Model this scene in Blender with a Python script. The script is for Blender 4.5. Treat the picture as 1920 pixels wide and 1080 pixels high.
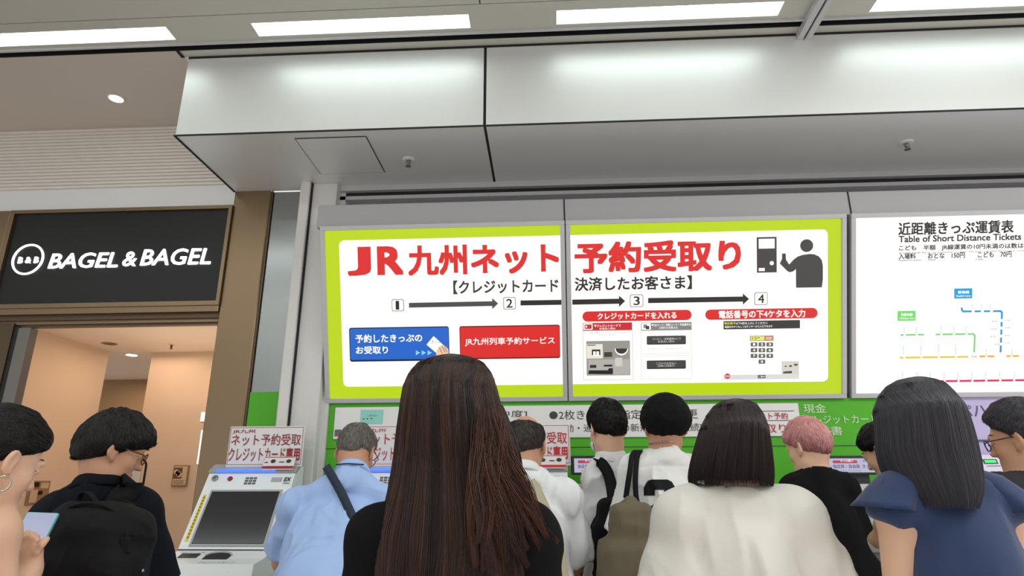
import bpy, math, random
import numpy as np
from mathutils import Vector

for _o in list(bpy.data.objects):
    bpy.data.objects.remove(_o)
SC = bpy.context.scene
COL = SC.collection
rng = np.random.default_rng(7)
random.seed(7)

# ------------------------------------------------------------------ camera
FPX, PIT, YAW, ROL, CAMZ = 1190.0, math.radians(17.25), math.radians(3.07), math.radians(-0.17), 1.30
FWD = np.array([-math.sin(YAW) * math.cos(PIT), math.cos(YAW) * math.cos(PIT), math.sin(PIT)])
_r0 = np.array([math.cos(YAW), math.sin(YAW), 0.0])
_u0 = np.cross(_r0, FWD)
RGT = _r0 * math.cos(ROL) + _u0 * math.sin(ROL)
UPV = -_r0 * math.sin(ROL) + _u0 * math.cos(ROL)
CAM = np.array([0.0, 0.0, CAMZ])
cd = bpy.data.cameras.new('camera')
cam = bpy.data.objects.new('camera', cd)
COL.objects.link(cam)
from mathutils import Matrix
cam.matrix_world = Matrix(((RGT[0], UPV[0], -FWD[0], 0), (RGT[1], UPV[1], -FWD[1], 0), (RGT[2], UPV[2], -FWD[2], CAMZ), (0, 0, 0, 1)))
cd.sensor_width = 36.0
cd.lens = FPX / 1920.0 * 36.0
cd.clip_start = 0.02
SC.camera = cam

# ------------------------------------------------------------------ world, lamps, exposure
w = bpy.data.worlds.new('World')
SC.world = w
w.use_nodes = True
w.node_tree.nodes['Background'].inputs[0].default_value = (1.0, 0.99, 0.985, 1)
w.node_tree.nodes['Background'].inputs[1].default_value = 0.92
SC.view_settings.view_transform = 'Standard'
SC.view_settings.look = 'None'
SC.view_settings.gamma = 1.0
SC.view_settings.use_curve_mapping = False
SC.view_settings.exposure = 0.0
TUBE = 5.0          # radiance of the fluorescent tubes
TUBE_COL = (0.95, 1.0, 1.0)


def area(name, loc, size, energy, col, rot=(0, 0, 0)):
    l = bpy.data.lights.new(name, 'AREA')
    l.shape = 'RECTANGLE'
    l.size, l.size_y = size
    l.energy = energy
    l.color = col
    o = bpy.data.objects.new(name, l)
    COL.objects.link(o)
    o.location = loc
    o.rotation_euler = rot
    return o


# the hall's other rows of fluorescent fixtures, behind the photographer
for yy in (1.3, -0.3, -2.1, -4.0, -6.0, -8.0):
    area('hall_ceiling_row', (0.3, yy, 3.64), (12.0, 0.12), 56, TUBE_COL)
area('hall_fill_right', (3.6, 0.9, 3.64), (3.0, 0.5), 65, (1.0, 0.97, 0.95))  # added fill lamp that brightens the right end of the bulkhead underside
# the shop's own ceiling lamps, warm
for xx, yy in ((-3.2, 4.6), (-2.7, 5.2), (-3.5, 5.3)):
    area('shop_lamp', (xx, yy, 2.46), (0.6, 0.6), 2.6, (1.0, 0.70, 0.48))
area('shop_lamp', (-4.6, 6.6, 2.46), (0.4, 0.4), 6, (1.0, 0.70, 0.48))
area('shop_ceiling_fill', (-2.9, 4.9, 1.9), (1.2, 1.0), 2.8, (1.0, 0.72, 0.50), (math.pi, 0, 0))  # added upward fill that brightens the shop ceiling
area('shop_lamp', (-2.3, 6.6, 2.46), (0.4, 0.4), 5, (1.0, 0.70, 0.48))


# ------------------------------------------------------------------ pixels to points
def ray(px, py):
    return FWD + RGT * ((px - 960.0) / FPX) - UPV * ((py - 540.0) / FPX)


def PY(px, py, y):
    d = ray(px, py)
    return CAM + d * (y / d[1])


def PZ(px, py, z):
    d = ray(px, py)
    return CAM + d * ((z - CAMZ) / d[2])


def PX(px, py, x):
    d = ray(px, py)
    return CAM + d * (x / d[0])


V = lambda *a: np.array(a, float)


# ------------------------------------------------------------------ materials
def lin(c):
    return tuple(((v / 255) / 12.92 if v / 255 <= 0.04045 else ((v / 255 + 0.055) / 1.055) ** 2.4) for v in c)


_M = {}


def mat(name, rgb, rough=0.6, metal=0.0, bump=None, var=None, emit=0.0, emit_rgb=None, spec=0.5, coat=0.0, aniso=0.0,
        trans=0.0, alpha=1.0, tone=None, sheen=0.0, stretch=(1, 1, 1)):
    """procedural principled material; bump=(scale,strength), var=(scale,amount,rgb2), tone=rgb2 mixes by the strand attribute"""
    if name in _M:
        return _M[name]
    m = bpy.data.materials.new(name)
    m.use_nodes = True
    nt = m.node_tree
    b = nt.nodes['Principled BSDF']
    c = lin(rgb) + (1,)
    b.inputs['Base Color'].default_value = c
    b.inputs['Roughness'].default_value = rough
    b.inputs['Metallic'].default_value = metal
    b.inputs['Specular IOR Level'].default_value = spec
    b.inputs['Coat Weight'].default_value = coat
    b.inputs['Coat Roughness'].default_value = 0.15
    b.inputs['Anisotropic'].default_value = aniso
    b.inputs['Transmission Weight'].default_value = trans
    b.inputs['Alpha'].default_value = alpha
    b.inputs['Sheen Weight'].default_value = sheen
    if emit:
        b.inputs['Emission Color'].default_value = lin(emit_rgb or rgb) + (1,)
        b.inputs['Emission Strength'].default_value = emit
    if bump or var:
        tc = nt.nodes.new('ShaderNodeTexCoord')
        mp = nt.nodes.new('ShaderNodeMapping')
        mp.inputs['Scale'].default_value = stretch
        nt.links.new(tc.outputs['Object'], mp.inputs[0])
    if bump:
        n = nt.nodes.new('ShaderNodeTexNoise')
        n.inputs['Scale'].default_value = bump[0]
        n.inputs['Detail'].default_value = 4
        bp = nt.nodes.new('ShaderNodeBump')
        bp.inputs['Strength'].default_value = bump[1]
        bp.inputs['Distance'].default_value = 0.01
        nt.links.new(mp.outputs[0], n.inputs['Vector'])
        nt.links.new(n.outputs[0], bp.inputs['Height'])
        nt.links.new(bp.outputs[0], b.inputs['Normal'])
    if var or tone:
        mx = nt.nodes.new('ShaderNodeMix')
        mx.data_type = 'RGBA'
        mx.inputs[6].default_value = c
        if var:
            n = nt.nodes.new('ShaderNodeTexNoise')
            n.inputs['Scale'].default_value = var[0]
            n.inputs['Detail'].default_value = 5
            nt.links.new(mp.outputs[0], n.inputs['Vector'])
            mm = nt.nodes.new('ShaderNodeMath')
            mm.operation = 'MULTIPLY'
            mm.inputs[1].default_value = var[1]
            nt.links.new(n.outputs[0], mm.inputs[0])
            nt.links.new(mm.outputs[0], mx.inputs[0])
            mx.inputs[7].default_value = lin(var[2]) + (1,)
        else:
            at = nt.nodes.new('ShaderNodeAttribute')
            at.attribute_name = 'tone'
            nt.links.new(at.outputs['Fac'], mx.inputs[0])
            mx.inputs[7].default_value = lin(tone) + (1,)
        nt.links.new(mx.outputs[2], b.inputs['Base Color'])
    _M[name] = m
    return m


def lit(rgb, s=0.92):
    """printed face of a sign lit from behind"""
    return mat('backlit_%d_%d_%d_%d' % (rgb[0], rgb[1], rgb[2], int(s * 100)), tuple(v * 0.25 for v in rgb), 0.35, emit=s, emit_rgb=rgb)


def ink(rgb):
    return mat('print_%d_%d_%d' % rgb, rgb, 0.45)


# ------------------------------------------------------------------ object helpers
def base_of(o):
    p = np.zeros(3)
    while o is not None:
        p = p + np.array(o.location)
        o = o.parent
    return p


def link(name, verts, faces, mats, parent=None, smooth=False, mi=None, tone=None, origin=None):
    """verts in world space; parents only translate"""
    verts = np.asarray(verts, float)
    off = base_of(parent) if parent is not None else np.zeros(3)
    loc = np.zeros(3)
    if parent is None:
        mn, mx = verts.min(0), verts.max(0)
        loc = np.array([(mn[0] + mx[0]) / 2, (mn[1] + mx[1]) / 2, mn[2]]) if origin is None else np.array(origin, float)
    vv = verts - off - loc
    me = bpy.data.meshes.new(name)
    if isinstance(faces, np.ndarray):
        nf, k = faces.shape
        me.vertices.add(len(vv))
        me.vertices.foreach_set('co', vv.astype(np.float32).ravel())
        me.loops.add(nf * k)
        me.loops.foreach_set('vertex_index', faces.astype(np.int32).ravel())
        me.polygons.add(nf)
        me.polygons.foreach_set('loop_start', np.arange(0, nf * k, k, dtype=np.int32))
        me.update(calc_edges=True)
        me.validate()
    else:
        me.from_pydata(vv.tolist(), [], faces)
    if not isinstance(mats, (list, tuple)):
        mats = [mats]
    for m in mats:
        me.materials.append(m)
    if mi is not None:
        me.polygons.foreach_set('material_index', np.asarray(mi, np.int32))
    if smooth:
        me.polygons.foreach_set('use_smooth', np.ones(len(me.polygons), bool))
    if tone is not None:
        a = me.attributes.new('tone', 'FLOAT', 'POINT')
        a.data.foreach_set('value', np.asarray(tone, np.float32))
    me.update()
    o = bpy.data.objects.new(name, me)
    COL.objects.link(o)
    o.parent = parent
    o.location = loc
    return o


def tag(o, label, cat, group=None, kind=None):
    o['label'] = label
    o['category'] = cat
    if group:
        o['group'] = group
    if kind:
        o['kind'] = kind
    return o


def thing(name, loc, label, cat, group=None):
    o = bpy.data.objects.new(name, None)
    o.empty_display_size = 0.1
    COL.objects.link(o)
    o.location = tuple(float(v) for v in loc)
    return tag(o, label, cat, group)


def struct(o):
    o['kind'] = 'structure'
    return o


class MB:
    """collects solids into one mesh"""

    def __init__(s):
        s.v, s.f, s.m, s.mats = [], [], [], []

    def _mi(s, m):
        if m not in s.mats:
            s.mats.append(m)
        return s.mats.index(m)

    def raw(s, vs, fs, m):
        k = len(s.v)
        s.v += [tuple(float(c) for c in q) for q in vs]
        s.f += [tuple(i + k for i in f) for f in fs]
        s.m += [s._mi(m)] * len(fs)
        return s

    def box(s, lo, hi, m, bev=0.0):
        lo, hi = np.array(lo, float), np.array(hi, float)
        return s.obox((lo + hi) / 2, np.eye(3), (hi - lo) / 2, m, bev)

    def obox(s, c, R, h, m, bev=0.0):
        """oriented box, rows of R are its axes; bev chamfers the edges along z and the top and bottom rims"""
        c, R, h = np.array(c, float), np.array(R, float), np.array(h, float)
        if bev <= 0:
            vs = [c + sum(R[i] * h[i] * g[i] for i in range(3)) for g in
                  ((-1, -1, -1), (1, -1, -1), (1, 1, -1), (-1, 1, -1), (-1, -1, 1), (1, -1, 1), (1, 1, 1), (-1, 1, 1))]
            fs = [(0, 3, 2, 1), (4, 5, 6, 7), (0, 1, 5, 4), (1, 2, 6, 5), (2, 3, 7, 6), (3, 0, 4, 7)]
            return s.raw(vs, fs, m)
        b = min(bev, h.min() * 0.95)
        ring = []
        for sx, sy in ((-1, -1), (1, -1), (1, 1), (-1, 1)):
            order = ((0, 1), (1, 0)) if sx * sy > 0 else ((1, 0), (0, 1))
            for ex, ey in order:
                ring.append((sx * (h[0] - b * ex), sy * (h[1] - b * ey), sx, sy))
        vs = []
        for z, ins in ((-h[2], b), (-h[2] + b, 0), (h[2] - b, 0), (h[2], b)):
            for x, y, sx, sy in ring:
                vs.append(c + R[0] * (x - sx * ins * 0.7) + R[1] * (y - sy * ins * 0.7) + R[2] * z)
        fs = [tuple(range(7, -1, -1)), tuple(range(24, 32))]
        for k in range(3):
            for i in range(8):
                j = (i + 1) % 8
                fs.append((k * 8 + i, k * 8 + j, k * 8 + 8 + j, k * 8 + 8 + i))
        return s.raw(vs, fs, m)

    def lathe(s, c, prof, m, axis=(0, 0, 1), n=24):
        """profile of (radius, height) about an axis"""
        a = np.array(axis, float)
        a /= np.linalg.norm(a)
        t = np.array([1, 0, 0]) if abs(a[0]) < 0.9 else np.array([0, 1, 0])
        e1 = np.cross(a, t)
        e1 /= np.linalg.norm(e1)
        e2 = np.cross(a, e1)
        c = np.array(c, float)
        vs, fs = [], []
        for r, h in prof:
            for i in range(n):
                th = 2 * math.pi * i / n
                vs.append(c + a * h + (e1 * math.cos(th) + e2 * math.sin(th)) * max(r, 1e-5))
        for k in range(len(prof) - 1):
            for i in range(n):
                j = (i + 1) % n
                fs.append((k * n + i, k * n + j, k * n + n + j, k * n + n + i))
        fs.append(tuple(range(n - 1, -1, -1)))
        fs.append(tuple(range((len(prof) - 1) * n, len(prof) * n)))
        return s.raw(vs, fs, m)

    def tube(s, pts, r, m, n=8, closed=False):
        pts = np.array(pts, float)
        k = len(pts)
        rr = np.full(k, r) if np.isscalar(r) else np.array(r, float)
        vs, fs = [], []
        e = None
        for i in range(k):
            a = pts[(i - 1) % k] if (closed or i > 0) else pts[i]
            b = pts[(i + 1) % k] if (closed or i < k - 1) else pts[i]
            d = b - a
            d /= np.linalg.norm(d) + 1e-9
            if e is None:
                t = np.array([0, 0, 1.0]) if abs(d[2]) < 0.9 else np.array([1.0, 0, 0])
                e = np.cross(d, t)
            e = e - d * (e @ d)
            e /= np.linalg.norm(e) + 1e-9
            g = np.cross(d, e)
            for j in range(n):
                th = 2 * math.pi * j / n
                vs.append(pts[i] + (e * math.cos(th) + g * math.sin(th)) * rr[i])
        for i in range(k if closed else k - 1):
            i2 = (i + 1) % k
            for j in range(n):
                j2 = (j + 1) % n
                fs.append((i * n + j, i * n + j2, i2 * n + j2, i2 * n + j))
        if not closed:
            fs.append(tuple(range(n - 1, -1, -1)))
            fs.append(tuple(range((k - 1) * n, k * n)))
        return s.raw(vs, fs, m)

    def ribbon(s, pts, side, w, t, m):
        """flat strap along pts; side = width direction per point or one vector"""
        pts = np.array(pts, float)
        side = np.array(side, float)
        if side.ndim == 1:
            side = np.tile(side, (len(pts), 1))
        vs, fs = [], []
        for i in range(len(pts)):
            d = pts[min(i + 1, len(pts) - 1)] - pts[max(i - 1, 0)]
            d /= np.linalg.norm(d)
            e = side[i] - d * (side[i] @ d)
            e /= np.linalg.norm(e)
            g = np.cross(d, e)
            for a, b in ((-1, -1), (1, -1), (1, 1), (-1, 1)):
                vs.append(pts[i] + e * a * w / 2 + g * b * t / 2)
        for i in range(len(pts) - 1):
            for j in range(4):
                j2 = (j + 1) % 4
                fs.append((i * 4 + j, i * 4 + j2, i * 4 + 4 + j2, i * 4 + 4 + j))
        fs += [(3, 2, 1, 0), tuple(range(len(pts) * 4 - 4, len(pts) * 4))]
        return s.raw(vs, fs, m)

    def build(s, name, parent=None, smooth=False):
        return link(name, s.v, s.f, s.mats, parent, smooth, s.m)


# ------------------------------------------------------------------ flat printed graphics
def text_mesh(body, bold=0.0, extrude=0.0):
    c = bpy.data.curves.new('t', 'FONT')
    c.body = body
    c.resolution_u = 3
    c.extrude = extrude
    o = bpy.data.objects.new('t', c)
    COL.objects.link(o)
    dg = bpy.context.evaluated_depsgraph_get()
    dg.update()
    me = bpy.data.meshes.new_from_object(o.evaluated_get(dg))
    vs = np.array([v.co[:] for v in me.vertices], float).reshape(-1, 3)
    fs = [tuple(p.vertices) for p in me.polygons]
    if bold > 0 and len(vs):                       # heavier strokes: the same outline drawn again around itself
        nv, v0, f0 = len(vs), vs, fs
        dirs = [(-1, -1), (0, -1), (1, -1), (1, 0), (1, 1), (0, 1), (-1, 1), (-1, 0)]
        vs = np.concatenate([v0] + [v0 + np.array([dx * bold, dy * bold, 0 if extrude else 6e-5 * (k + 1)]) for k, (dx, dy) in enumerate(dirs)])
        fs = [tuple(i + k * nv for i in f) for k in range(9) for f in f0]
    bpy.data.objects.remove(o)
    bpy.data.curves.remove(c)
    bpy.data.meshes.remove(me)
    return vs, fs


class Plane3:
    """a real plane in the room with axes U, V and normal N"""

    def __init__(s, O, U, Vv):
        s.O, s.U, s.V = (np.array(q, float) for q in (O, U, Vv))
        s.U /= np.linalg.norm(s.U)
        s.V /= np.linalg.norm(s.V)
        s.N = np.cross(s.U, s.V)

    def uv(s, px, py):
        d = ray(px, py)
        t = ((s.O - CAM) @ s.N) / (d @ s.N)
        p = CAM + d * t - s.O
        return np.array([p @ s.U, p @ s.V])

    def at(s, u, v, n=0.0):
        return s.O + s.U * u + s.V * v + s.N * n


class Flat:
    """polygons and lettering printed on a Plane3, collected into one mesh"""

    def __init__(s, pl, layer=1):
        s.pl, s.mb, s.e = pl, MB(), 0.0012 * layer

    def poly(s, uv, m, dl=0):
        s.mb.raw([s.pl.at(u, v, s.e + 0.0012 * dl) for u, v in uv], [tuple(range(len(uv)))], m)
        return s

    def rect(s, a, b, m, r=0.0, dl=0):
        (u0, v0), (u1, v1) = a, b
        u0, u1, v0, v1 = min(u0, u1), max(u0, u1), min(v0, v1), max(v0, v1)
        if r <= 0:
            return s.poly([(u0, v0), (u1, v0), (u1, v1), (u0, v1)], m, dl)
        r = min(r, (u1 - u0) / 2, (v1 - v0) / 2)
        pts = []
        for cx, cy, a0 in ((u1 - r, v0 + r, -90), (u1 - r, v1 - r, 0), (u0 + r, v1 - r, 90), (u0 + r, v0 + r, 180)):
            for k in range(7):
                th = math.radians(a0 + 15 * k)
                pts.append((cx + r * math.cos(th), cy + r * math.sin(th)))
        return s.poly(pts, m, dl)

    def prect(s, x0, y0, x1, y1, m, r=0.0, dl=0):
        """rectangle read off the photograph (levelled at its middle)"""
        xm, ym = (x0 + x1) / 2, (y0 + y1) / 2
        return s.rect((s.pl.uv(x0, ym)[0], s.pl.uv(xm, y1)[1]), (s.pl.uv(x1, ym)[0], s.pl.uv(xm, y0)[1]), m, r, dl)

    def frame(s, x0, y0, x1, y1, t, m, dl=0):
        xm, ym = (x0 + x1) / 2, (y0 + y1) / 2
        u0, u1, v0, v1 = s.pl.uv(x0, ym)[0], s.pl.uv(x1, ym)[0], s.pl.uv(xm, y1)[1], s.pl.uv(xm, y0)[1]
        for a, b in (((u0, v0), (u1, v0 + t)), ((u0, v1 - t), (u1, v1)), ((u0, v0), (u0 + t, v1)), ((u1 - t, v0), (u1, v1))):
            s.rect(a, b, m, 0, dl)
        return s

    def ppoly(s, pts, m, dl=0):
        return s.poly([s.pl.uv(*p) for p in pts], m, dl)

    def disc(s, px, py, rpx, m, dl=0, n=28):
        c = s.pl.uv(px, py)
        r = abs(s.pl.uv(px + rpx, py)[0] - c[0])
        return s.poly([(c[0] + r * math.cos(2 * math.pi * k / n), c[1] + r * math.sin(2 * math.pi * k / n)) for k in range(n)], m, dl)

    def text(s, body, x0, x1, yc, h, m, bold=0.0, dl=1, shear=0.0, extrude=0.0):
        """lettering whose ink spans x0..x1 and h pixels about yc at its middle"""
        vs, fs = text_mesh(body, bold, 0.5 if extrude else 0.0)
        if not len(vs):
            return s
        if shear:
            vs[:, 0] += vs[:, 1] * shear
        mn, mx = vs.min(0), vs.max(0)
        xm = (x0 + x1) / 2
        u0, u1 = s.pl.uv(x0, yc)[0], s.pl.uv(x1, yc)[0]
        v0, v1 = s.pl.uv(xm, yc + h / 2)[1], s.pl.uv(xm, yc - h / 2)[1]
        q = (vs - mn) / np.maximum(mx - mn, 1e-6)
        base = s.e + 0.0012 * dl
        s.mb.raw([s.pl.at(u0 + a[0] * (u1 - u0), v0 + a[1] * (v1 - v0), base + a[2] * (extrude if extrude else .0005)) for a in q], fs, m)
        return s

    def build(s, name, parent=None):
        return s.mb.build(name, parent)
# ================================================================== the setting
YW = 3.75                      # plane of the shop front and the sign wall
ZC = 3.69                      # ceiling
ZB = 3.172                     # underside of the bulkhead
YB = 3.03                      # front of the bulkhead
M_floor = mat('terrazzo_floor', (224, 215, 210), 0.30, bump=(60, 0.02), var=(90, 0.4, (204, 192, 180)))
M_ceil = mat('painted_ceiling_panel', (196, 197, 188), 0.42, bump=(8, 0.01))
M_ceil2 = mat('beige_painted_ceiling', (206, 196, 186), 0.5, bump=(8, 0.01))
M_dark = mat('slit_shade_dark', (22, 28, 30), 0.8)
M_bulk = mat('satin_white_metal_panel', (230, 233, 232), 0.46, 0.4, spec=0.6, bump=(2.5, 0.006))
M_gap = mat('dark_joint_rubber', (30, 32, 32), 0.7)  # dark rubber of the panel joints
M_white = mat('white_painted_steel', (226, 227, 228), 0.45, bump=(30, 0.02))
M_wall_white = mat('scuffed_white_wall', (228, 227, 226), 0.6, bump=(14, 0.12), var=(5, 0.35, (176, 170, 164)), stretch=(1, 1, 0.35))
M_bronze = mat('brushed_bronze_steel', (136, 116, 92), 0.32, 0.9, bump=(90, 0.02), stretch=(1, 1, 0.03))
M_bronze_d = mat('dark_bronze_steel', (96, 82, 66), 0.38, 0.85, bump=(90, 0.02), stretch=(1, 1, 0.03))
M_steel = mat('polished_steel', (150, 154, 154), 0.22, 0.95, bump=(4, 0.06), stretch=(1, 1, 1.6))
M_rib = mat('ribbed_grey_panel', (228, 223, 216), 0.4)
M_green = mat('green_wall_panel', (84, 180, 42), 0.4, spec=.3, bump=(6, 0.01))
M_lav = mat('lavender_wall_panel', (192, 182, 220), 0.4)
M_frame = mat('grey_aluminium_frame', (198, 198, 202), 0.4, 0.1)
M_fascia = mat('grey_fascia', (168, 168, 170), 0.5)
M_shopc = mat('warm_white_ceiling', (252, 244, 232), 0.7)
M_shop = mat('warm_white_plaster', (236, 218, 198), 0.7, bump=(25, 0.02))
M_taupe = mat('taupe_panel', (168, 140, 104), 0.45)

struct(MB().box((-10, -10, -0.1), (8, 9.5, 0), M_floor).build('floor'))
ce = MB()
ce.box((-10, -10, ZC), (8, 2.70, ZC + .12), M_ceil)
ce.box((-9, 2.706, ZC), (6.5, 2.768, ZC + .12), M_ceil)
ce.box((-9, 2.880, ZC), (6.5, 2.905, ZC + .12), M_ceil)
for a_, b_ in ((-9, -3.22), (-2.03, -1.563), (-.372, .087), (1.273, 1.74), (2.93, 6.5)):
    ce.box((a_, 2.768, ZC), (b_, 2.880, ZC + .12), M_ceil)
ce.box((-9, 2.905, ZC - .012), (6.5, 2.918, ZC + .12), M_frame)
ceiling = struct(ce.build('ceiling'))
MB().box((-9, 2.70, ZC + .03), (6.5, 2.706, ZC + .12), M_gap).build('panel_joint', ceiling)
struct(MB().box((-9, 2.918, ZC + .10), (6.5, 2.972, ZC + .14), M_dark).box((-9, 2.966, ZC - .001), (6.5, 2.9718, ZC + .11), M_dark).box((-9, 2.9182, ZC + .004), (6.5, 2.922, ZC + .11), M_dark).build('trim_1'))  # dark liners put the shade of the ceiling slit into the colour
p0 = PZ(900, 6, ZC)
MB().box((p0[0] - .003, 0, ZC - .001), (p0[0] + .003, 2.70, ZC + .02), M_gap).build('panel_joint', ceiling)
cl = struct(MB().box((-9, 2.972, ZC), (-2.075, YW + .05, ZC + .12), M_ceil2).build('ceiling'))
MB().box((-2.09, 2.972, ZC - .004), (-2.07, 3.03, ZC + .12), M_gap).build('panel_joint', cl)
struct(MB().box((-2.07, 2.972, ZC), (6.5, YB, ZC + .12), M_ceil).build('ceiling'))

# bulkhead
bx0, bj = -2.045, -0.31
bk = MB()
bk.box((bx0, YB, ZB), (bj - .008, YW, ZC - .012), M_bulk, 0)
bk.box((bj + .008, YB, ZB), (6.5, YW, ZC - .012), M_bulk, 0)
bulk = struct(bk.build('wall_upper'))
MB().box((bx0, YB - .003, ZC - .014), (6.5, YB + .012, ZC - .0005), M_gap).box((bj - .008, YB + .012, ZB + .012), (bj + .008, YW, ZC), M_gap).box((bx0 + .01, YB + .01, ZC - .012), (6.5, YW, ZC), M_gap) \
    .box((bx0 - .004, YB - .003, ZB - .004), (6.5, YB + .004, ZB + .004), M_gap).box((bx0 - .012, YB, ZB - .003), (bx0 + .002, YW, ZB + .006), M_gap).build('joint', bulk)
# hatch in the underside
hp = [PZ(*q, ZB) for q in ((552, 258), (688, 256), (722, 323), (600, 325))]
hx0, hx1, hy0, hy1 = (hp[0][0] + hp[3][0]) / 2, (hp[1][0] + hp[2][0]) / 2, (hp[0][1] + hp[1][1]) / 2, (hp[2][1] + hp[3][1]) / 2
ha = thing('access_hatch', ((hx0 + hx1) / 2, (hy0 + hy1) / 2, ZB), 'flush square access hatch in the underside of the white bulkhead', 'hatch')
MB().box((hx0, hy0, ZB - .003), (hx1, hy1, ZB - .0005), M_gap).build('frame', ha)
MB().box((hx0 + .005, hy0 + .005, ZB - .005), (hx1 - .005, hy1 - .005, ZB - .002), M_bulk).build('door', ha)
k0 = PZ(660, 322, ZB)
MB().lathe((k0[0], hy1 - .018, ZB - .009), [(.006, 0), (.006, .006)], M_frame, n=12).build('latch', ha)
for (qx, qy), lab in (((766, 299), 'small sprinkler head under the bulkhead, beside the square access hatch'), ((1699, 267), 'small sprinkler head under the bulkhead, above the white fare table')):
    c = PZ(qx, qy, ZB)
    t = thing('sprinkler', c, lab, 'sprinkler')
    MB().lathe(c - V(0, 0, .006), [(.032, 0), (.036, .004), (.036, .006)], M_white, n=24).build('escutcheon', t)
    mb = MB().lathe(c - V(0, 0, .03), [(.007, 0), (.012, .006), (.012, .024)], M_steel, n=14)
    mb.tube([c + V(-.012, 0, -.006), c + V(-.013, 0, -.03), c + V(0, 0, -.042), c + V(.013, 0, -.03), c + V(.012, 0, -.006)], .0028, M_steel)
    mb.lathe(c - V(0, 0, .046), [(.017, 0), (.017, .003)], M_steel, n=16)
    mb.build('head', t)

# fluorescent fixtures
M_tube = mat('fluorescent_tube', (240, 250, 246), 0.3, emit=TUBE, emit_rgb=(246, 255, 252))
M_refl = mat('white_reflector', (235, 238, 236), 0.35)
LX = [(-3.215, -2.035, 'lit fluorescent ceiling light, leftmost of the row, in front of the beige shop ceiling'),
      (-1.558, -0.377, 'lit fluorescent ceiling light above the left half of the bulkhead, left of the bulkhead joint'),
      (0.092, 1.268, 'lit fluorescent ceiling light between the bulkhead joint and the ceiling rail'),
      (1.745, 2.925, 'lit fluorescent ceiling light right of the ceiling rail, cut by the top of the photo')]
for a, b, lab in LX:
    t = thing('ceiling_light', ((a + b) / 2, 2.824, ZC), lab, 'ceiling light', 'fluorescent lights along the ceiling edge')
    mb = MB()
    TH = .088
    for lo, hi in (((a - .004, 2.769, ZC - .002), (a, 2.879, ZC + TH)), ((b, 2.769, ZC - .002), (b + .004, 2.879, ZC + TH)),
                   ((a, 2.769, ZC - .002), (b, 2.773, ZC + TH)), ((a, 2.875, ZC - .002), (b, 2.879, ZC + TH)), ((a - .004, 2.769, ZC + TH), (b + .004, 2.879, ZC + TH + .004))):
        mb.box(lo, hi, M_refl)
    mb.build('housing', t)
    for yy in (2.800, 2.848):
        MB().tube([(a + .004, yy, ZC + .052), (b - .004, yy, ZC + .052)], .0195, M_tube, 14).build('tube', t, True)

# rail on the ceiling that runs toward the hall
ra, rb = PZ(1508, 70, ZC - .03), PZ(1546, 0, ZC - .03)
rx = (ra[0] + rb[0]) / 2
rl = thing('ceiling_rail', (rx, 2.0, ZC - .04), 'grey twin rail on the ceiling, meeting the bulkhead between two lights', 'rail')
for dx in (-.022, .022):
    MB().box((rx + dx - .016, .6, ZC - .042), (rx + dx + .016, YB - .002, ZC - .001), M_frame).build('rail', rl)
MB().box((rx - .006, .6, ZC - .03), (rx + .006, YB - .002, ZC - .001), M_gap).build('slot', rl)

# beige-ceiling downlight
c = PZ(218, 184, ZC)
t = thing('downlight', c, 'round lit downlight in the beige ceiling above the bagel shop sign', 'downlight')
MB().lathe(c - V(0, 0, .006), [(.046, 0), (.051, .002), (.051, .005)], M_white, n=28).build('ring', t)
MB().lathe(c - V(0, 0, .009), [(.036, 0), (.041, .003)], mat('downlight_lens', (255, 244, 220), .3, emit=9, emit_rgb=(255, 240, 210)), n=28).build('lens', t)

# ribbed band above the shop
rib = MB()
pts = []
z = 3.228
while z < ZC:
    pts += [(YW, z), (YW - .012, z + .004), (YW - .012, z + .019), (YW, z + .0225)]
    z += .0255
x0, x1 = -6.5, -2.0
vs = [(x0, y, z) for y, z in pts] + [(x1, y, z) for y, z in pts]
n = len(pts)
rib.raw(vs, [(i, i + n, i + n + 1, i + 1) for i in range(n - 1)], M_rib)
rib.box((x0, YW + .002, 3.2), (x1, YW + .06, ZC), M_gap)
struct(rib.build('wall_left'))
struct(MB().box((-6.5, YW - .004, 3.066), (-2.045, YW + .06, 3.226), M_white).build('trim_2'))

# pillars between shop and signs
bp = struct(MB().box((-2.042, YW - .01, 0), (-1.80, YW + .35, ZB), M_bronze, .006).build('pillar'))
MB().box((-1.80, YW + .0, 0), (-1.788, YW + .3, ZB), M_bronze_d).build('edge_strip', bp)
sp = struct(MB().box((-1.788, YW + .012, 0), (-1.60, YW + .3, ZB), M_steel, .004).build('pillar'))
MB().box((-1.700, YW - .004, 0), (-1.606, YW + .014, 1.84), M_green).box((-1.784, YW + .002, 0), (-1.700, YW + .014, 1.84), M_green).build('green_facing', sp)
struct(MB().box((-1.604, YW, 0), (-1.583, YW + .3, ZB), M_gap).build('trim_3'))
wp = struct(MB().box((-1.550, 3.62, 0), (-1.491, YW + .06, ZB), M_wall_white, .004).build('pillar'))
MB().box((-1.585, YW - .05, 0), (-1.548, YW + .06, ZB), M_white).build('return', wp)
MB().box((-1.486, 3.66, 0), (-1.326, YW + .06, ZB), M_wall_white, .004).build('facing', wp)
MB().box((-1.491, 3.64, 0), (-1.486, YW, ZB), M_gap).build('joint', wp)

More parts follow.
